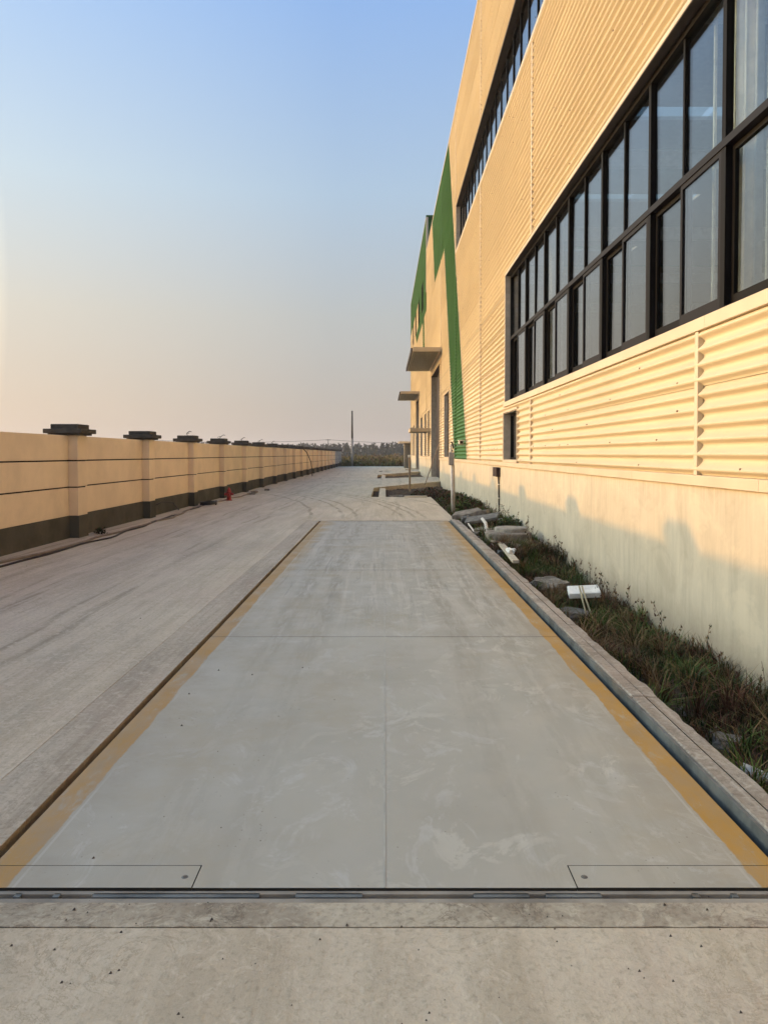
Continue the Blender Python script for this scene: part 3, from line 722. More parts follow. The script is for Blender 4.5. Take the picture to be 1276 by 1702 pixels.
# building shells: floor, back wall, roof, ends, inner lining
def shell(parent, ya, yb, top, holes=()):
    G().box(W+28, W+28.3, ya, yb, -.4, top).make('back_wall', m_clad, parent)
    y_ = ya
    for h0 in [v for v in (-.5, 8.9, 18.9, 28.3, 37.7, 47.1) if ya < v < yb-2]+[None]:
        y2 = h0 if h0 is not None else yb
        G().box(W+.25, W+28, y_, y2-.002, top-.9, top-.75).make('roof', m_roof, parent)
        if h0 is not None:
            G().box(W+.25, W+3, y2, y2+1.1, top-.9, top-.75).make('roof', m_roof, parent); G().box(W+13, W+28, y2, y2+1.1, top-.9, top-.75).make('roof', m_roof, parent)
            for q in range(3): G().box(W+3+q*3.34, W+3+(q+1)*3.34-.3, y2, y2+1.1, top-.85, top-.83).make('skylight', m_glass, parent)
            y_ = y2+1.102
    G().box(W+.35, W+28, ya, yb, -.42, 0.05).make('floor', m_inner, parent)
    G().box(W+.03, W+28, ya-.2, ya, -.4, top).make('end_wall', m_clad, parent); G().box(W+.13, W+28, yb-.15, yb, -.4, top-1).make('end_wall', m_clad, parent)
shell(fac, -9, 51.8, ZT-.1); shell(wing, 52.8, 82.0, 17.95)
# lining behind the cladding (blocks light between openings)
def lining(parent, ya, yb, za, zb): G().box(W+.031, W+.06, ya, yb, za, zb).make('lining', m_inner, parent)
lining(fac, -9, 51.9, 11.76, ZT); lining(fac, -9, 39.5, 5.97, 9.8); lining(fac, 46.6, 51.9, 4.6, 9.8); lining(fac, 39.5, 46.6, 6.47, 9.8); lining(fac, 30.6, 51.9, 9.8, 11.76)
lining(fac, 18.4, 33.7, 1.4, 5.97); lining(fac, 36.4, 39.5, 1.4, 5.97); lining(fac, -9, 16.3, 1.4, 2.72); lining(fac, 46.6, 48.4, 1.4, 4.6); lining(fac, 50.1, 51.9, 1.4, 4.6); lining(fac, 33.7, 36.4, 4.55, 5.97)
lining(wing, 52.1, 81.9, 14.7, 17.95); lining(wing, 52.1, 81.9, 6.45, 12.5)
# interior frames: columns and rafters seen through the glass
for k in range(-1, 6):
    y = B0+PB*k+.35
    g_ = G(); g_.box(W+.43, W+.66, y-.17, y-.15, .05, 14.5); g_.box(W+.54, W+.55, y-.15, y+.15, .05, 14.5); g_.box(W+.43, W+.66, y+.15, y+.17, .05, 14.5); g_.make('steel_column', m_innercol, fac)
    g_ = G(); g_.box(W+.9, W+27.9, y+.5-.12, y+.5+.12, 10.65, 10.67); g_.box(W+.9, W+27.9, y+.49, y+.51, 10.67, 11.15); g_.box(W+.9, W+27.9, y+.38, y+.62, 11.15, 11.17); g_.make('roof_beam', m_innercol, fac)
for y in (6.37, 7.42, 14.9): G().tube([(W+.32, y, .1), (W+.32, y, 14.4)], .018, 8).make('indoor_pipe', m_white, fac)
G().tube([(W+.75, 6.9, 8), (W+.75, 6.9, 5.9), (W+.75, 6.72, 5.75), (W+.75, 6.3, 5.75)], .03, 8).make('indoor_pipe', m_white, fac)
for x, y in ((4.6, 19.5), (5.2, 23.0)):
    G().box(x, x+.5, y, y+.05, 3.35, 3.5).make('notice_board', m_foam, fac); G().box(x, x+.5, y, y+.05, 3.55, 3.75).make('notice_board', m_foam, fac)
g_ = G(); n_ = 40; pA, pB = Vector((3.225, 7.02, 0)), Vector((3.385, 6.72, 0)); dAB = (pB-pA); nn = Vector((-dAB.y, dAB.x, 0)).normalized()
cp_ = [pA+dAB*(i/n_)+nn*.035*math.sin(i*2*math.pi/13) for i in range(n_+1)]
for a, b in zip(cp_[:-1], cp_[1:]): g_.quad((a.x, a.y, 2.9), (b.x, b.y, 2.9), (b.x, b.y, 9.5), (a.x, a.y, 9.5))
g_.make('curtain', m_innercol, fac, smooth=True, weld=True)
# canopies
def canopy(parent, y0, y1, xo, z0, z1, gut=True):
    c_ = G().box(xo, W-.03, y0, y1, z0+.03, z1).make('canopy', m_canopy, parent, bevel=.01)
    g_ = G()
    k = 0; n_ = int((W-.05-xo-.05)/.12)
    for k in range(n_):
        x = xo+.04+k*.12; g_.quad((x, y0+.02, z0+.028), (x, y1-.02, z0+.028), (x+.06, y1-.02, z0), (x+.06, y0+.02, z0)); g_.quad((x+.06, y0+.02, z0), (x+.06, y1-.02, z0), (x+.12, y1-.02, z0+.028), (x+.12, y0+.02, z0+.028))
    g_.make('ribbed_soffit', m_soffit, c_)
    if gut: G().box(xo-.09, xo-.005, y0+.05, y1, z0+.01, z1-.03).make('gutter', m_brown, c_)
canopy(fac, 38.2, 47.2, 1.44, 6.83, 7.08); canopy(wing, 62.2, 70.2, 1.34, 6.62, 6.86); canopy(fac, 47.7, 50.6, 1.63, 3.0, 3.27, False)
# small gatehouse-like lean-to at the far end
lt = thing('lean_to', (2.4, 84, 0), 'small grey lean-to with flat cream roof past the end of the factory', 'shed')
G().box(2.25, 5.5, 83, 87, -.3, 2.75).make('wall', simple('olive grey render', (.20, .18, .14), .8), lt); G().box(1.6, 6.0, 82.4, 87.6, 2.8, 3.0).make('roof', m_trim, lt)
G().box(2.23, 2.25, 84.2, 85.2, 0, 2.1).make('door', m_door, lt)

# ------------------------------------------------------------------ FENCE
FX, FT = -5.93, 1.93
fen = thing('boundary_wall', (FX-.1, 50, 0), 'long tan rendered boundary wall with dark base and capped pillars on the left', 'wall')
P0, PS = 13.9, 4.23
# meshes shared by the repeats
def sharedbox(name, x0, x1, ly, z0, z1, m, bev=.006):
    o = G().box(x0, x1, 0, ly, z0, z1).make(name, m, fen, bevel=bev); me = o.data; bpy.data.objects.remove(o); return me
PW = .44
bay_l = PS-PW
bands = [('render_panel', FX-.2, FX, bay_l-.004, .42, .945), ('render_panel', FX-.2, FX, bay_l-.004, .969, 1.445), ('render_panel', FX-.2, FX, bay_l-.004, 1.469, FT)]
def M_(mat): return [sharedbox(*b, mat) for b in bands]
me_tan, me_wht = M_(m_fence), M_(m_fence_w)
me_base = sharedbox('wall_base', FX-.2, FX+.012, bay_l-.004, -.3, .418, m_fbase)
me_groove = sharedbox('groove', FX-.19, FX-.03, bay_l-.004, .3, FT-.02, m_groove, 0)
PF = FX+.17
def pil(mat):
    r = []
    for z0, z1 in ((.42, .945), (.969, 1.445), (1.469, FT+.005)): r.append(sharedbox('pillar_block', FX-.3, PF, PW, z0, z1, mat))
    return r
pt, pw_ = pil(m_fence), pil(m_fence_w)
pbase = sharedbox('pillar_base', FX-.3, PF+.012, PW+.012, -.3, .418, m_fbase); pgr = sharedbox('pillar_core', FX-.29, PF-.03, PW-.04, .3, FT, m_groove, 0)
cx = FX-.06
def capmesh():
    o = G().box(cx-.30, cx+.30, PW/2-.30, PW/2+.30, FT+.006, FT+.04).box(cx-.36, cx+.36, PW/2-.36, PW/2+.36, FT+.041, FT+.125).box(cx-.26, cx+.26, PW/2-.26, PW/2+.26, FT+.126, FT+.215).make('c', m_cap, fen, bevel=.008)
    me = o.data; bpy.data.objects.remove(o); return me
mcap = capmesh()
def put(name, me, y):
    o = link(name, me, fen); o.location = (o.location.x, y, 0)
    o.matrix_parent_inverse = Matrix.Translation(-fen.location); return o
for k in range(-4, 21):
    y = P0+PS*k; white = k >= 18
    for me in (pw_ if white else pt): put('pillar_block', me, y)
    put('pillar_base', pbase, y); put('pillar_core', pgr, y+.01)
    c_ = put('pillar_cap', mcap, y)
    c_.rotation_euler = (0, 0, 0)
    if k < 20:
        for me in (me_wht if k >= 17 else me_tan): put('render_panel', me, y+PW+.002)
        put('wall_base', me_base, y+PW+.002); put('groove', me_groove, y+PW+.002)
# lamp wires sticking out of caps
for k in (2, 3, 4, 5, 6):
    y = P0+PS*k+.22; z = FT+.2
    g = G(); a = rnd.uniform(-.06, .06)
    g.tube([(cx, y, z), (cx+.02+a, y, z+.09), (cx+.10+a, y+.02, z+.15), (cx+.16+a, y+.02, z+.13)], .012, 6); g.tube([(cx+.02, y, z), (cx-.05, y, z+.06), (cx+.05, y, z+.10)], .010, 6)
    tag(g.make('loose_wire', m_black, smooth=True), ['third', 'fourth', 'fifth', 'sixth', 'seventh'][k-2] + ' pillar from the left carries this stub of dark lamp wire on its cap', 'wire')

# cables along the fence foot
def wob(pts, amp, n=8, seed=0):
    out = []
    for i in range(len(pts)-1):
        a, b = Vector(pts[i]), Vector(pts[i+1])
        for k in range(n):
            p = a.lerp(b, k/n); p.x += amp*mnoise.noise(Vector((p.y*.9, seed, 0))); out.append(p)
    out.append(Vector(pts[-1])); return out
tag(G().tube(wob([(-5.75, 4, .015), (-5.45, 8.5, .015), (-5.28, 11.5, .015), (-5.18, 14.8, .015), (-5.35, 17.5, .015), (-5.5, 21.5, .015), (-5.6, 24, .015)], .16, 10, 2), .017, 6).make('hose', m_hose, smooth=True), 'dark hose lying loosely on the ground along the foot of the tan boundary wall', 'hose')
tag(G().tube(wob([(-5.6, 9.5, .02), (-5.35, 12.5, .02), (-5.35, 15.2, .02), (-5.25, 18.2, .02), (-5.55, 21.5, .02), (-5.45, 25.5, .02), (-5.2, 30, .02)], .12, 10, 7), .022, 6).make('hose', m_hose2, smooth=True), 'pale dusty hose winding beside the dark hose near the boundary wall', 'hose')
tag(G().tube([(-5.55, 22.3+.35*math.sin(t*.7)+t*.02, .03+.004*t) if False else (-5.45+.22*math.cos(t*.6), 22.9+.55*math.sin(t*.6), .02+.003*t) for t in range(0, 34)], .018, 6).make('cable', m_black, smooth=True), 'loosely coiled black cable on the ground at the third pillar', 'cable')
tag(G().tube([(-5.9, 18.9, .02), (-5.88, 18.7, .25), (-5.8, 19.2, .33), (-5.7, 19.9, .28), (-5.65, 20.3, .05)], .016, 6).make('cable', m_black, smooth=True), 'short black cable arching up at the second pillar base', 'cable')
tag(G().tube([(PF+.02, 52.2, FT+.02), (PF+.25, 52.5, 1.7), (PF+.5, 53, 1.0), (PF+.55, 53.4, .02)], .03, 6).make('cable', m_black, smooth=True), 'dark cable hanging in a curve from the top of the far boundary wall', 'cable')
for i, (x, y) in enumerate(((-5.2, 28.9), (-5.35, 30.4), (-5.1, 32.1))):
    tag(G().rock((x, y, .03), .2-.03*i, .12, .07, i).make('rubble_stone', m_rub), ['nearest', 'middle', 'farthest'][i]+' of three small rubble stones beyond the red hydrant by the boundary wall', 'stone')
# hydrant
hy = thing('fire_hydrant', (-5.30, 25.2, 0), 'small red fire hydrant standing at the foot of the boundary wall', 'hydrant')
hx, hyy = -5.30, 25.2
G().lathe([(.11, 0), (.11, .03), (.075, .035), (.07, .26), (.09, .27), (.09, .31), (.075, .32), (.06, .38), (.03, .42), (.025, .45)], (hx, hyy, 0), 14).make('barrel', m_red, hy, smooth=False)
for s in (-1, 1): G().tube([(hx+s*.05, hyy, .22), (hx+s*.13, hyy, .22)], .04, 10).tube([(hx+s*.13, hyy, .22), (hx+s*.15, hyy, .22)], .05, 10).make('outlet_cap', m_red, hy)
G().tube([(hx, hyy-.05, .2), (hx, hyy-.13, .2)], .05, 10).tube([(hx, hyy-.13, .2), (hx, hyy-.155, .2)], .06, 10).make('outlet_cap', m_red, hy)

# ------------------------------------------------------------------ things by the factory wall
cp = thing('camera_post', (1.94, 20.9, 0), 'white post with grey box and hooded camera standing in the weed strip', 'post')
G().tube([(1.94, 20.9, -.25), (1.90, 20.9, 1.35)], .048, 12).make('pole', m_whitep, cp, smooth=True)
G().tube([(2.0, 20.93, -.25), (1.965, 20.93, 1.28)], .012, 6).make('conduit', m_grey, cp)
G().box(1.80, 1.95, 20.76, 20.86, 1.27, 1.63).make('control_box', m_grey, cp, bevel=.008)
G().tube([(1.865, 20.85, 1.63), (1.865, 20.85, 1.86)], .035, 10).make('mast', m_white, cp)
G().tube([(1.90, 20.83, 1.66), (1.93, 20.82, 1.78), (1.90, 20.82, 1.9), (1.86, 20.82, 1.92)], .022, 8).make('camera_hood', m_black, cp)
sc_ = thing('security_camera', (2.8, 26.5, 1.95), 'white security camera with black lens on the green stripe of the factory wall', 'camera')
G().box(2.62, 2.93, 26.9, 26.98, 1.90, 1.93).make('bracket', m_white, sc_); G().box(2.68, 2.84, 26.62, 26.95, 1.94, 2.06).make('housing', m_white, sc_, bevel=.02); G().box(2.70, 2.82, 26.60, 26.622, 1.955, 2.045).make('lens', m_black, sc_)
G().box(2.66, 2.86, 26.5, 26.97, 2.062, 2.09).make('sun_hood', m_white, sc_)
eb = thing('junction_box', (2.9, 19.2, 1.1), 'dark brown junction box with a black conduit on the lower factory wall', 'electrical box')
G().box(W-.11, W-.002, 18.85, 19.45, 1.0, 1.24).make('housing', simple('dark brown box', (.03, .015, .015), .5), eb, bevel=.006)
G().tube([(W-.04, 18.9, 1.0), (W-.04, 18.85, .75), (W-.04, 18.82, .3), (W-.05, 18.8, .05), (W-.08, 19.0, -.1), (W-.15, 19.35, -.22)], .022, 8).make('conduit', m_black, eb, smooth=True)
for z in (.80, .45, .05): G().box(W-.07, W-.001, 18.80, 18.86, z, z+.02).make('clip', m_white, eb)

def slabchunk(name, pts, z0, th, m, label, tilt=(0, 0), cat='slab'):
    cx_ = sum(p[0] for p in pts)/len(pts); cy_ = sum(p[1] for p in pts)/len(pts)
    g_ = G(); g_.poly([(p[0]-cx_, p[1]-cy_) for p in pts], -th/2, th/2)
    o = g_.make(name, m, bevel=.012); o.location = (cx_, cy_, z0); o.rotation_euler = (tilt[0], tilt[1], 0)
    return tag(o, label, cat)
slabchunk('concrete_slab_piece', [(1.62, 17.9), (2.05, 17.75), (2.4, 18.2), (2.35, 18.55), (1.75, 18.35)], .12, .10, m_rub, 'broken slab with ragged edges below the white camera post', (R(4), R(-8)))
slabchunk('concrete_slab_piece', [(1.72, 16.0), (2.45, 16.15), (2.62, 16.75), (1.85, 16.6)], .15, .07, m_rub2, 'flat grey slab lying tilted on the rubble at the kerb end', (R(5), R(-7)))
slabchunk('concrete_slab_piece', [(2.0, 17.0), (2.35, 17.0), (2.5, 17.6), (2.1, 17.7)], .20, .10, m_rub, 'small broken slab wedged behind the flat grey slab', (R(-6), R(-12)))
mh = thing('manhole_collar', (2.4, 14.3, -.05), 'round weathered concrete manhole collar in the weed strip by the wall', 'manhole')
G().lathe([(.44, -.25), (.44, .06), (.42, .08), (.30, .085)], (2.34, 14.0, .03), 28).make('base_ring', m_rub, mh)
G().lathe([(.31, 0), (.31, .06), (.29, .075)], (2.40, 14.05, .115), 28).make('lid', simple('pale concrete lid', (.36, .33, .28), .9, .2, 0, .3, 8, .5), mh)
tag(G().rock((2.24, 10.0, -.27), .24, .34, .22, 4, rot=.5).make('broken_rock', m_rub, smooth=False), 'lumpy grey rock half buried in grass by the kerb', 'rock')
tag(G().rock((2.2, 8.75, -.36), .26, .26, .14, 8, rot=.2).make('broken_rock', m_rub2, smooth=False), 'low dark rock beside the white foam block', 'rock')
tag(G().rock((2.05, 15.0, .0), .28, .22, .12, 12, rot=.9).make('broken_rock', m_rub), 'brown clod between the manhole collar and the grey slab', 'rock')
fb = G().box(-.19, .19, -.12, .12, -.035, .035).make('foam_block', m_foam, bevel=.008); fb.location = (2.46, 9.1, -.12); fb.rotation_euler = (R(14), R(-4), R(-9)); tag(fb, 'white foam block lying on the grass with two bamboo sticks against it', 'block')
for i, (xa, xb) in enumerate(((2.325, 2.36), (2.40, 2.395))):
    tag(G().tube([(xa, 8.35, -.40), (xb, 8.86, -.09), (xb+.01, 8.98, -.03)], .011, 6).make('bamboo_stick', m_wood, smooth=True), ['left', 'right'][i]+' of the two pale sticks leaning on the white foam block', 'stick')
tag(G().tube([(2.08, 15.75, .20), (2.12, 15.5, .13), (2.03, 14.6, .0), (1.96, 13.3, -.12)], .034, 10).make('white_pipe', m_whitep, smooth=True), 'bent white pipe rising between the kerb and the manhole collar', 'pipe')
tag(G().tube([(1.78, 15.7, .10), (1.83, 14.9, -.02), (1.86, 14.5, -.05)], .016, 8).make('white_pipe', m_whitep, smooth=True), 'thin short white pipe lying next to the kerb end', 'pipe')
tag(G().tube([(2.55, 17.3, .02), (2.68, 16.9, .1), (2.50, 16.4, -.04)], .02, 8).make('white_pipe', m_whitep, smooth=True), 'thin pale pipe curved behind the flat grey slab', 'pipe')
tag(G().tube([(1.95, 15.5, .02), (2.1, 15.3, -.02), (2.3, 15.7, 0), (2.5, 16.0, .03)], .018, 8).make('black_pipe', m_black, smooth=True), 'black cable looped under the flat grey slab', 'cable')
pl = thing('wooden_board', (1.95, 11.9, 0), 'narrow pale board with a white knotted rag leaning on the kerb', 'board')
g = G(); a, b = Vector((2.02, 12.9, .03)), Vector((1.84, 10.35, .07)); d = (b-a).normalized(); n_ = d.cross(Vector((0, 0, 1))).normalized()*.045; u = Vector((0, 0, .02))
g.v = [tuple(p) for p in (a-n_-u, a+n_-u, b+n_-u, b-n_-u, a-n_+u, a+n_+u, b+n_+u, b-n_+u)]; g.f = [(0,3,2,1),(4,5,6,7),(0,1,5,4),(1,2,6,5),(2,3,7,6),(3,0,4,7)]; g.mi = [0]*6
g.make('plank', simple('pale wood', (.5, .44, .34), .7), pl)
G().rock((1.92, 11.3, .10), .06, .20, .05, 21).rock((2.06, 11.9, .03), .07, .06, .04, 22).make('rag', m_foam, pl)
tag(G().tube([(2.05, 4.20, -.22), (2.3, 3.85, -.25), (2.6, 3.45, -.27)], .030, 12).make('white_pipe', m_white, smooth=True), 'thick white pipe on the soil at the bottom right corner', 'pipe')
tag(G().box(.72, 1.55, 26.9, 27.22, -.0, .05).make('cement_board', m_trim, bevel=.005), 'flat pale board on the edge of the concrete before the first ramp', 'board')
post = thing('marker_post', (1.19, 36.6, 0), 'thin brown post with white knob and a crossbar standing at the first ramp', 'post')
G().tube([(1.17, 34.2, -.2), (1.15, 34.2, 1.42)], .045, 8).make('pole', simple('rusty beige', (.30, .22, .14), .7), post); G().rock((1.15, 34.2, 1.48), .09, .09, .09, 3).make('knob', m_white, post); G().tube([(.95, 34.2, .86), (1.6, 34.2, .93)], .025, 6).make('crossbar', m_jamb, post)
tag(G().tube([(2.0, 36.5, .1), (2.85, 38.9, 2.1)], .03, 6).make('leaning_stick', m_hose2), 'long thin stick leaning against the factory wall by the big door', 'stick')
for i, (x, y) in enumerate(((.3, 28.0), (.55, 28.2), (2.3, 22.3))):
    tag(G().rock((x, y, -.03), .16, .12, .07, 30+i).make('rubble_stone', m_foam if i == 2 else m_rub), ['left stone of the pair on soil left of the flat pale board', 'right stone of the pair on soil left of the flat pale board', 'pale stone in the weeds just before the white camera post'][i], 'stone')

chunks = [(1.86, 16.9, .10, .12, 'dark clod wedged under the left end of the flat grey slab'), (2.62, 15.2, .02, .12, 'broken stone against the wall behind the manhole collar'),
 (1.95, 12.3, -.08, .10, 'angular stone at the foot of the narrow pale board'), (2.25, 12.8, -.06, .13, 'brown stone in front of the manhole collar'),
 (2.6, 17.5, .10, .11, 'broken stone by the wall behind the flat grey slab'), (1.82, 14.6, .0, .09, 'small stone resting on the kerb beside the bent white pipe'),
 (1.95, 6.6, -.28, .09, 'lone stone in the dry grass at the middle of the kerb'), (2.3, 4.9, -.36, .10, 'dark stone on bare soil before the thick white pipe'), (2.1, 19.4, .03, .12, 'stone between the ragged broken slab and the white camera post')]
for i, (x, y, z, r_, lb) in enumerate(chunks):
    tag(G().rock((x, y, z), r_*1.2, r_, r_*.8, 50+i, rot=i*.8).make('broken_stone', m_rub if i % 2 else m_rub2), lb, 'stone')
tag(G().box(-.32, .32, -.05, .05, -.015, .015).make('wooden_offcut', simple('grey old wood', (.24, .20, .15), .85, .2, 0, .4, 12, .5), bevel=.003), 'old grey wooden offcut lying across the rubble before the manhole collar', 'plank')
wo = [o for o in sc.objects if o.name.startswith('wooden_offcut')][0]; wo.location = (2.12, 12.95, .02); wo.rotation_euler = (R(6), R(9), R(35))
# ------------------------------------------------------------------ utility poles
def upole(x, y, h, label, arm=False, r=.15):
    p = thing('utility_pole', (x, y, 0), label, 'pole')
    G().tube([(x, y, -.3), (x, y, h*.5)], [r, r*.9], 10).make('lower_shaft', m_pole, p, smooth=True)
    G().tube([(x, y, h*.5), (x, y, h)], [r*.9, r*.7], 10).make('upper_shaft', m_poletop, p, smooth=True)
    if arm: G().box(x-.7, x+.7, y-.05, y+.05, h-.25, h-.15).make('crossarm', m_poletop, p)
upole(-4.2, 96, 7.2, 'tall slim utility pole standing alone in the weeds past the yard')
upole(-15.2, 200, 5.6, 'short distant utility pole behind the far end of the boundary wall', True, .12)
upole(26, 200, 5.2, 'utility pole beyond the factory carrying the far wires', True, .12); upole(-70, 205, 6.0, 'distant utility pole left of all others carrying the far wires', True, .12)
def wire(a, b, sag, label):
    a, b = Vector(a), Vector(b); pts = []
    for i in range(25):
        t = i/24; p = a.lerp(b, t); p.z -= sag*4*t*(1-t); pts.append(p)
    tag(G().tube(pts, .045, 5).make('overhead_wire', m_poletop, smooth=True), label, 'wire')
wire((-70, 205, 5.9), (-15.2, 200, 5.5), .9, 'thin overhead wire running left from the short distant pole'); wire((-15.2, 200, 5.5), (26, 200, 5.0), .7, 'thin overhead wire running right from the short distant pole')

# ------------------------------------------------------------------ GRASS, WEEDS, TREES
def blades(g, n, xr, yr, hf, lo, hi, wdt, mats, dens=None, lean=.5, hfun=soil_h):
    c = 0; tries = 0
    while c < n and tries < n*6:
        tries += 1
        x, y = rnd.uniform(*xr), rnd.uniform(*yr)
        if dens and rnd.random() > dens(x, y): continue
        h = rnd.uniform(lo, hi)*hf(x, y); a = rnd.uniform(0, 6.28); dx, dy = math.cos(a), math.sin(a)
        z = hfun(x, y)-.01; l = h*lean*rnd.uniform(.2, 1.3); w_ = wdt*rnd.uniform(.6, 1.3)
        mi = mats(x, y)
        px, py_ = -dy*w_, dx*w_
        b0 = len(g.v); xm, ym, zm = min(x+dx*l*.35, W-.012), y+dy*l*.35, z+h*.62
        xe, ye, ze = min(x+dx*l, W-.01), y+dy*l, z+h*rnd.uniform(.75, 1)
        g.v += [(x-px, y-py_, z), (x+px, y+py_, z), (xm+px*.8, ym+py_*.8, zm), (xm-px*.8, ym-py_*.8, zm), (xe, ye, ze)]
        g.f += [(b0, b0+1, b0+2, b0+3), (b0+3, b0+2, b0+4)]; g.mi += [mi, mi]; c += 1
def gmat(x, y):
    n = mnoise.noise(Vector((x*1.6, y*.9, 4)))
    r = rnd.random()
    if n > .02: return 0 if r < .62 else (1 if r < .85 else 2)
    if n < -.12: return 3 if r < .45 else (2 if r < .72 else 1)
    return 1 if r < .5 else (0 if r < .72 else (2 if r < .88 else 3))
def dens(x, y):
    if (x-2.4)**2+((y-14.0))**2 < .28: return 0
    if x < 1.84 and y < 17.6: return 0
    if 12.6 < y < 13.5: return .25
    if y > 14.6 and y < 18.5: return .12 if x < 2.6 else .5
    d = .55+1.4*mnoise.noise(Vector((x*1.8, y*1.1, 9)))
    if y < 4.9: d -= .55*(1 if x < 2.6 else .2)
    if x > 2.4: d += .3
    return max(.04, d)
g = G()
hfun = lambda x, y: 1+.9*mnoise.noise(Vector((x*1.5, y*.8, 2)))+(.25 if x > 2.5 else 0)
blades(g, 22000, (1.82, 2.94), (2.6, 13.5), hfun, .07, .22, .0045, gmat, dens, .9)
for i in range(110):   # tussocks of long arching blades
    ty = 2.8+10.5*rnd.random(); tx = rnd.uniform(1.9, 2.9); m1 = rnd.choice([0, 0, 1, 2, 3, 2]); hh = rnd.uniform(.22, .42)
    blades(g, rnd.randint(25, 70), (tx-.05, tx+.05), (ty-.06, ty+.06), lambda x, y: 1, hh*.6, hh, .0045, lambda x, y: m1 if rnd.random() < .8 else 2, None, 1.1)
blades(g, 9000, (1.82, 2.94), (13.5, 27), hfun, .08, .22, .007, gmat, dens, .9)
stuff(tag(g.make('grass', GR), 'rough green and brown grass growing in the strip between kerb and factory wall', 'grass'))
# tall seed stalks along the wall
g = G()
for i in range(190):
    y = 5.2+18*rnd.random()**1.3; x = W-.03-.38*rnd.random()**1.5; z = soil_h(x, y); h = rnd.uniform(.18, .42)
    a = rnd.uniform(-1, 1)*.12; b = rnd.uniform(-1, 1)*.12
    tip = Vector((min(x+a, W-.02), y+b, z+h)); g.tube([(x, y, z), (x+a*.3, y+b*.3, z+h*.6), tip], [.0028, .002, .0015], 3, 3, False)
    for q in range(9):
        t = rnd.uniform(.6, 1.0); p = Vector((x, y, z)).lerp(tip, t); s_ = rnd.uniform(.007, .016); d = Vector((rnd.uniform(-1, 1), rnd.uniform(-1, 1), rnd.uniform(-.3, 1)))*.022
        g.quad(p, p+Vector((d.x*.5, d.y, s_)), p+d+Vector((0, 0, s_)), p+Vector((d.x, d.y*.4, -s_*.5)), rnd.choice([2, 3, 3, 1]))
stuff(tag(g.make('seed_stalks', GR), 'thin dry seed stalks standing against the foot of the factory wall', 'weeds'))
# low leafy plants
def leafy(cx_, cy_, cz, r, h, n, size, mats, name, label, cat='plant'):
    g_ = G()
    for i in range(n):
        u = rnd.random()**.5*r; a = rnd.uniform(0, 6.28); x = min(cx_+u*math.cos(a), W-.03); y = cy_+u*math.sin(a); z = cz+h*rnd.random()*(1-.6*(u/r)**2)
        d = Vector((rnd.uniform(-1, 1), rnd.uniform(-1, 1), rnd.uniform(-.3, .8))).normalized(); e = d.cross(Vector((rnd.uniform(-1, 1), rnd.uniform(-1, 1), 1))).normalized()
        p = Vector((x, y, z)); s_ = size*rnd.uniform(.6, 1.4)
        g_.quad(p, p+d*s_*.5+e*s_*.28, p+d*s_, p+d*s_*.5-e*s_*.28, rnd.choice(mats))
    for i in range(14):
        a = rnd.uniform(0, 6.28); g_.tube([(cx_, cy_, cz-.05), (min(cx_+r*.6*math.cos(a), W-.04), cy_+r*.6*math.sin(a), cz+h*.7)], .004, 3, 1, False)
    return tag(g_.make(name, GR), label, cat)
leafy(2.72, 16.0, -.05, .30, .30, 900, .05, [0, 1, 1], 'leafy_weed', 'leafy dark green weed clump at the wall above the manhole collar')
leafy(2.5, 22.0, -.12, .5, .42, 1300, .07, [0, 1, 3], 'leafy_weed', 'bushy weed clump behind the white camera post')
leafy(2.35, 19.8, -.1, .4, .22, 900, .06, [0, 1, 3], 'leafy_weed', 'low weed clump between camera post and broken slabs')
leafy(1.9, 28.6, -.1, .9, .35, 1600, .09, [1, 3, 3], 'leafy_weed', 'brown and dark weed clump on the soil before the first ramp')
leafy(2.4, 25.0, -.1, .6, .40, 1400, .08, [1, 3, 0], 'leafy_weed', 'dark weed clump against the wall at the foot of the green stripe')
leafy(-5.62, 14.6, 0, .12, .14, 120, .05, [1, 1, 3], 'leafy_weed', 'tiny dark weed at the first pillar of the boundary wall')
# loose crumbs on the soil
g = G()
for i in range(900):
    x = rnd.uniform(1.8, 2.9); y = 2.6+24*rnd.random()**1.2; s_ = rnd.uniform(.006, .03)
    z = soil_h(x, y)
    g.v += [(x-s_, y-s_, z), (x+s_, y-s_*.8, z), (x+s_*.4, y+s_, z), (x+s_*.1, y, z+s_*1.2)]; b = len(g.v)-4
    g.f += [(b, b+1, b+3), (b+1, b+2, b+3), (b+2, b, b+3)]; g.mi += [0, 0, 0]
stuff(tag(g.make('soil_crumbs', m_rub), 'loose stones and crumbs of earth scattered on the soil strip', 'gravel'))
# grit on the yard, the apron and the deck
g = G()
for i in range(260):
    t_ = rnd.random()
    if t_ < .35: x, y = rnd.uniform(-1.4, 1.4), rnd.uniform(2.0, 2.63)
    elif t_ < .6: x, y = rnd.uniform(-1.4, 1.4), 1.4+rnd.random()*1.0
    elif t_ < .8: x, y = -1.3+abs(rnd.gauss(0, .45)), 2.75+rnd.random()*3.0
    else: x, y = rnd.uniform(-5.8, -1.9), rnd.uniform(3, 12)
    z = .0005 if y > 2.69 and x > -1.5 else -.001
    s_ = .0012+.0050*rnd.random()**3*(1 if y < 4 else 1.5)
    g.v += [(x-s_, y-s_, z), (x+s_, y-s_*.8, z), (x+s_*.4, y+s_, z), (x+s_*.1, y, z+s_*1.2)]; b = len(g.v)-4
    g.f += [(b, b+1, b+3), (b+1, b+2, b+3), (b+2, b, b+3)]; g.mi += [0, 0, 0]
stuff(tag(g.make('grit', simple('dark grit', (.10, .08, .065), .9)), 'scattered grit on the weighbridge deck and the concrete', 'gravel'))
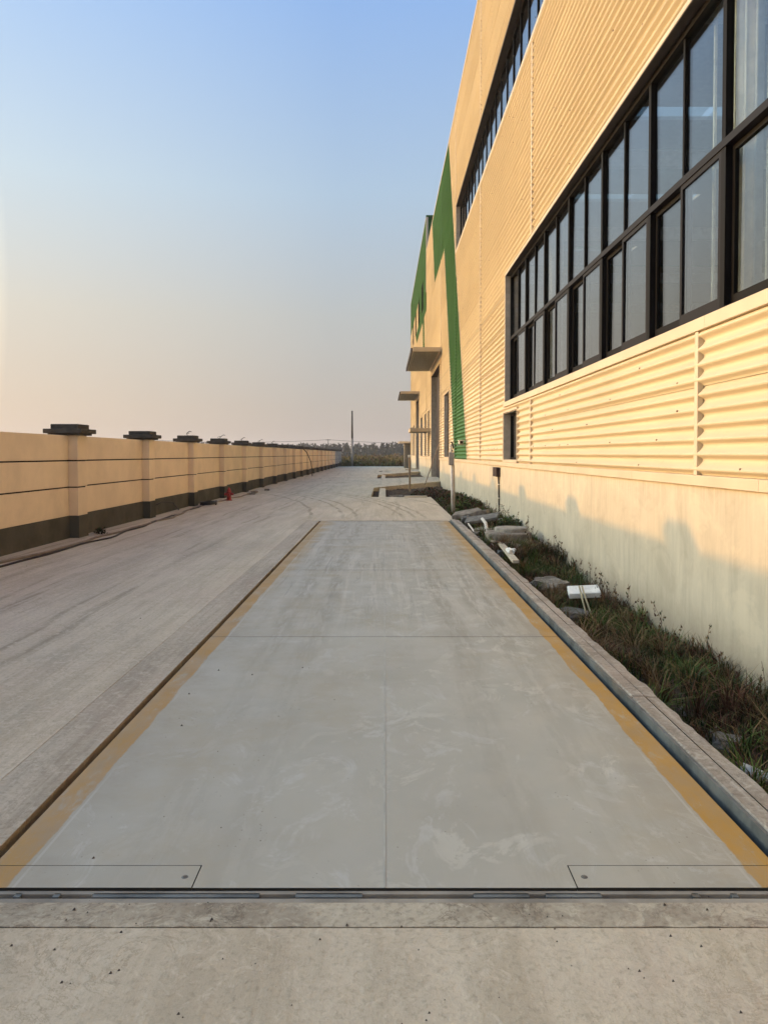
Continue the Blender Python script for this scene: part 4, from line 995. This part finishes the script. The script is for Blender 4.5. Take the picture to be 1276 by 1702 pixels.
# rough weeds in the field past the yard
g = G()
for i in range(3600):
    x = rnd.uniform(-26, 16); y = 96.5+50*rnd.random()**1.7
    cl = .5+mnoise.noise(Vector((x*.28, y*.15, 6)))*1.1; h = max(.3, (.85+.8*cl)*rnd.uniform(.6, 1.05)*min(1, .45+(y-96)/9))
    mset = 0 if mnoise.noise(Vector((x*.22, y*.12, 20))) > 0 else 1
    for q in range(14):
        z = -.1+h*rnd.random(); p = Vector((x+rnd.gauss(0, .3), y+rnd.gauss(0, .3), z))
        s_ = rnd.uniform(.06, .16); d = Vector((rnd.uniform(-1, 1), rnd.uniform(-1, 1), rnd.uniform(.2, 2.6))).normalized()*s_*2.0; e = Vector((rnd.uniform(-1, 1), rnd.uniform(-1, 1), 0))*s_*.5
        r_ = rnd.random(); mi = (0 if r_ < .65 else 1 if r_ < .8 else 2) if mset == 0 else (1 if r_ < .5 else 2 if r_ < .72 else 0)
        if z > h*.75 and rnd.random() < .4: mi = 2
        g.quad(p-e, p+e, p+d+e*.5, p+d-e*.5, mi)
stuff(tag(g.make('field_weeds', WD), 'tall green and rust coloured weeds in the field past the yard', 'weeds'))
g = G()
for i in range(950):
    y = rnd.uniform(318, 380); x = rnd.uniform(-190, 110); h = rnd.uniform(5.3, 7.3)*(y/340); 
    h *= .92+.25*mnoise.noise(Vector((x*.05, 0, 3)))
    g.tube([(x, y, -.2), (x, y, h*.8)], [.12, .05], 3, 2, False)
    mi0 = 0 if rnd.random() < .6 else 1
    slim = rnd.uniform(.6, 1.3)
    for q in range(85):
        t = .05+.95*rnd.random(); rad = (1.5*slim)*(1.02-t)**.6*rnd.random()**.5; a = rnd.uniform(0, 6.28)
        p = Vector((x+rad*math.cos(a), y+rad*math.sin(a), h*t)); s_ = rnd.uniform(.3, .62)
        d = Vector((rnd.uniform(-1, 1), rnd.uniform(-1, 1), rnd.uniform(-.6, 1))).normalized()*s_; e = Vector((rnd.uniform(-1, 1), rnd.uniform(-1, 1), rnd.uniform(-1, 1)))*s_*.7
        g.quad(p-e, p+e*.6, p+d+e, p+d-e*.5, mi0 if rnd.random() < .75 else 1-mi0)
for i in range(2600):   # undergrowth joining the trunks
    x = rnd.uniform(-190, 110); y = rnd.uniform(312, 330); z = 3.6*rnd.random()**.8
    p = Vector((x, y, z)); s_ = rnd.uniform(.5, 1.1); e = Vector((rnd.uniform(-1, 1), rnd.uniform(-.4, .4), rnd.uniform(-.5, .5)))*s_; d = Vector((rnd.uniform(-.5, .5), rnd.uniform(-.4, .4), 1))*s_
    g.quad(p-e, p+e, p+d+e*.6, p+d-e*.7, 0 if rnd.random() < .7 else 1)
stuff(tag(g.make('far_tree_line', TR), 'hazy dark line of slender trees along the horizon', 'trees'))
# ------------------------------------------------------------------ HAZE
t = NT('evening haze'); t.n.remove(t.b)
pv = t.n.new('ShaderNodeVolumePrincipled'); pv.inputs['Color'].default_value = (.88, .88, .92, 1); pv.inputs['Density'].default_value = .0005; pv.inputs['Anisotropy'].default_value = .3
t.l.new(pv.outputs[0], t.out.inputs['Volume'])
hz = G().box(-700, 700, -320, 1800, -1.5, 24).make('haze', t.m); stuff(hz); tag(hz, 'thin evening haze filling the air over the yard and field', 'haze')
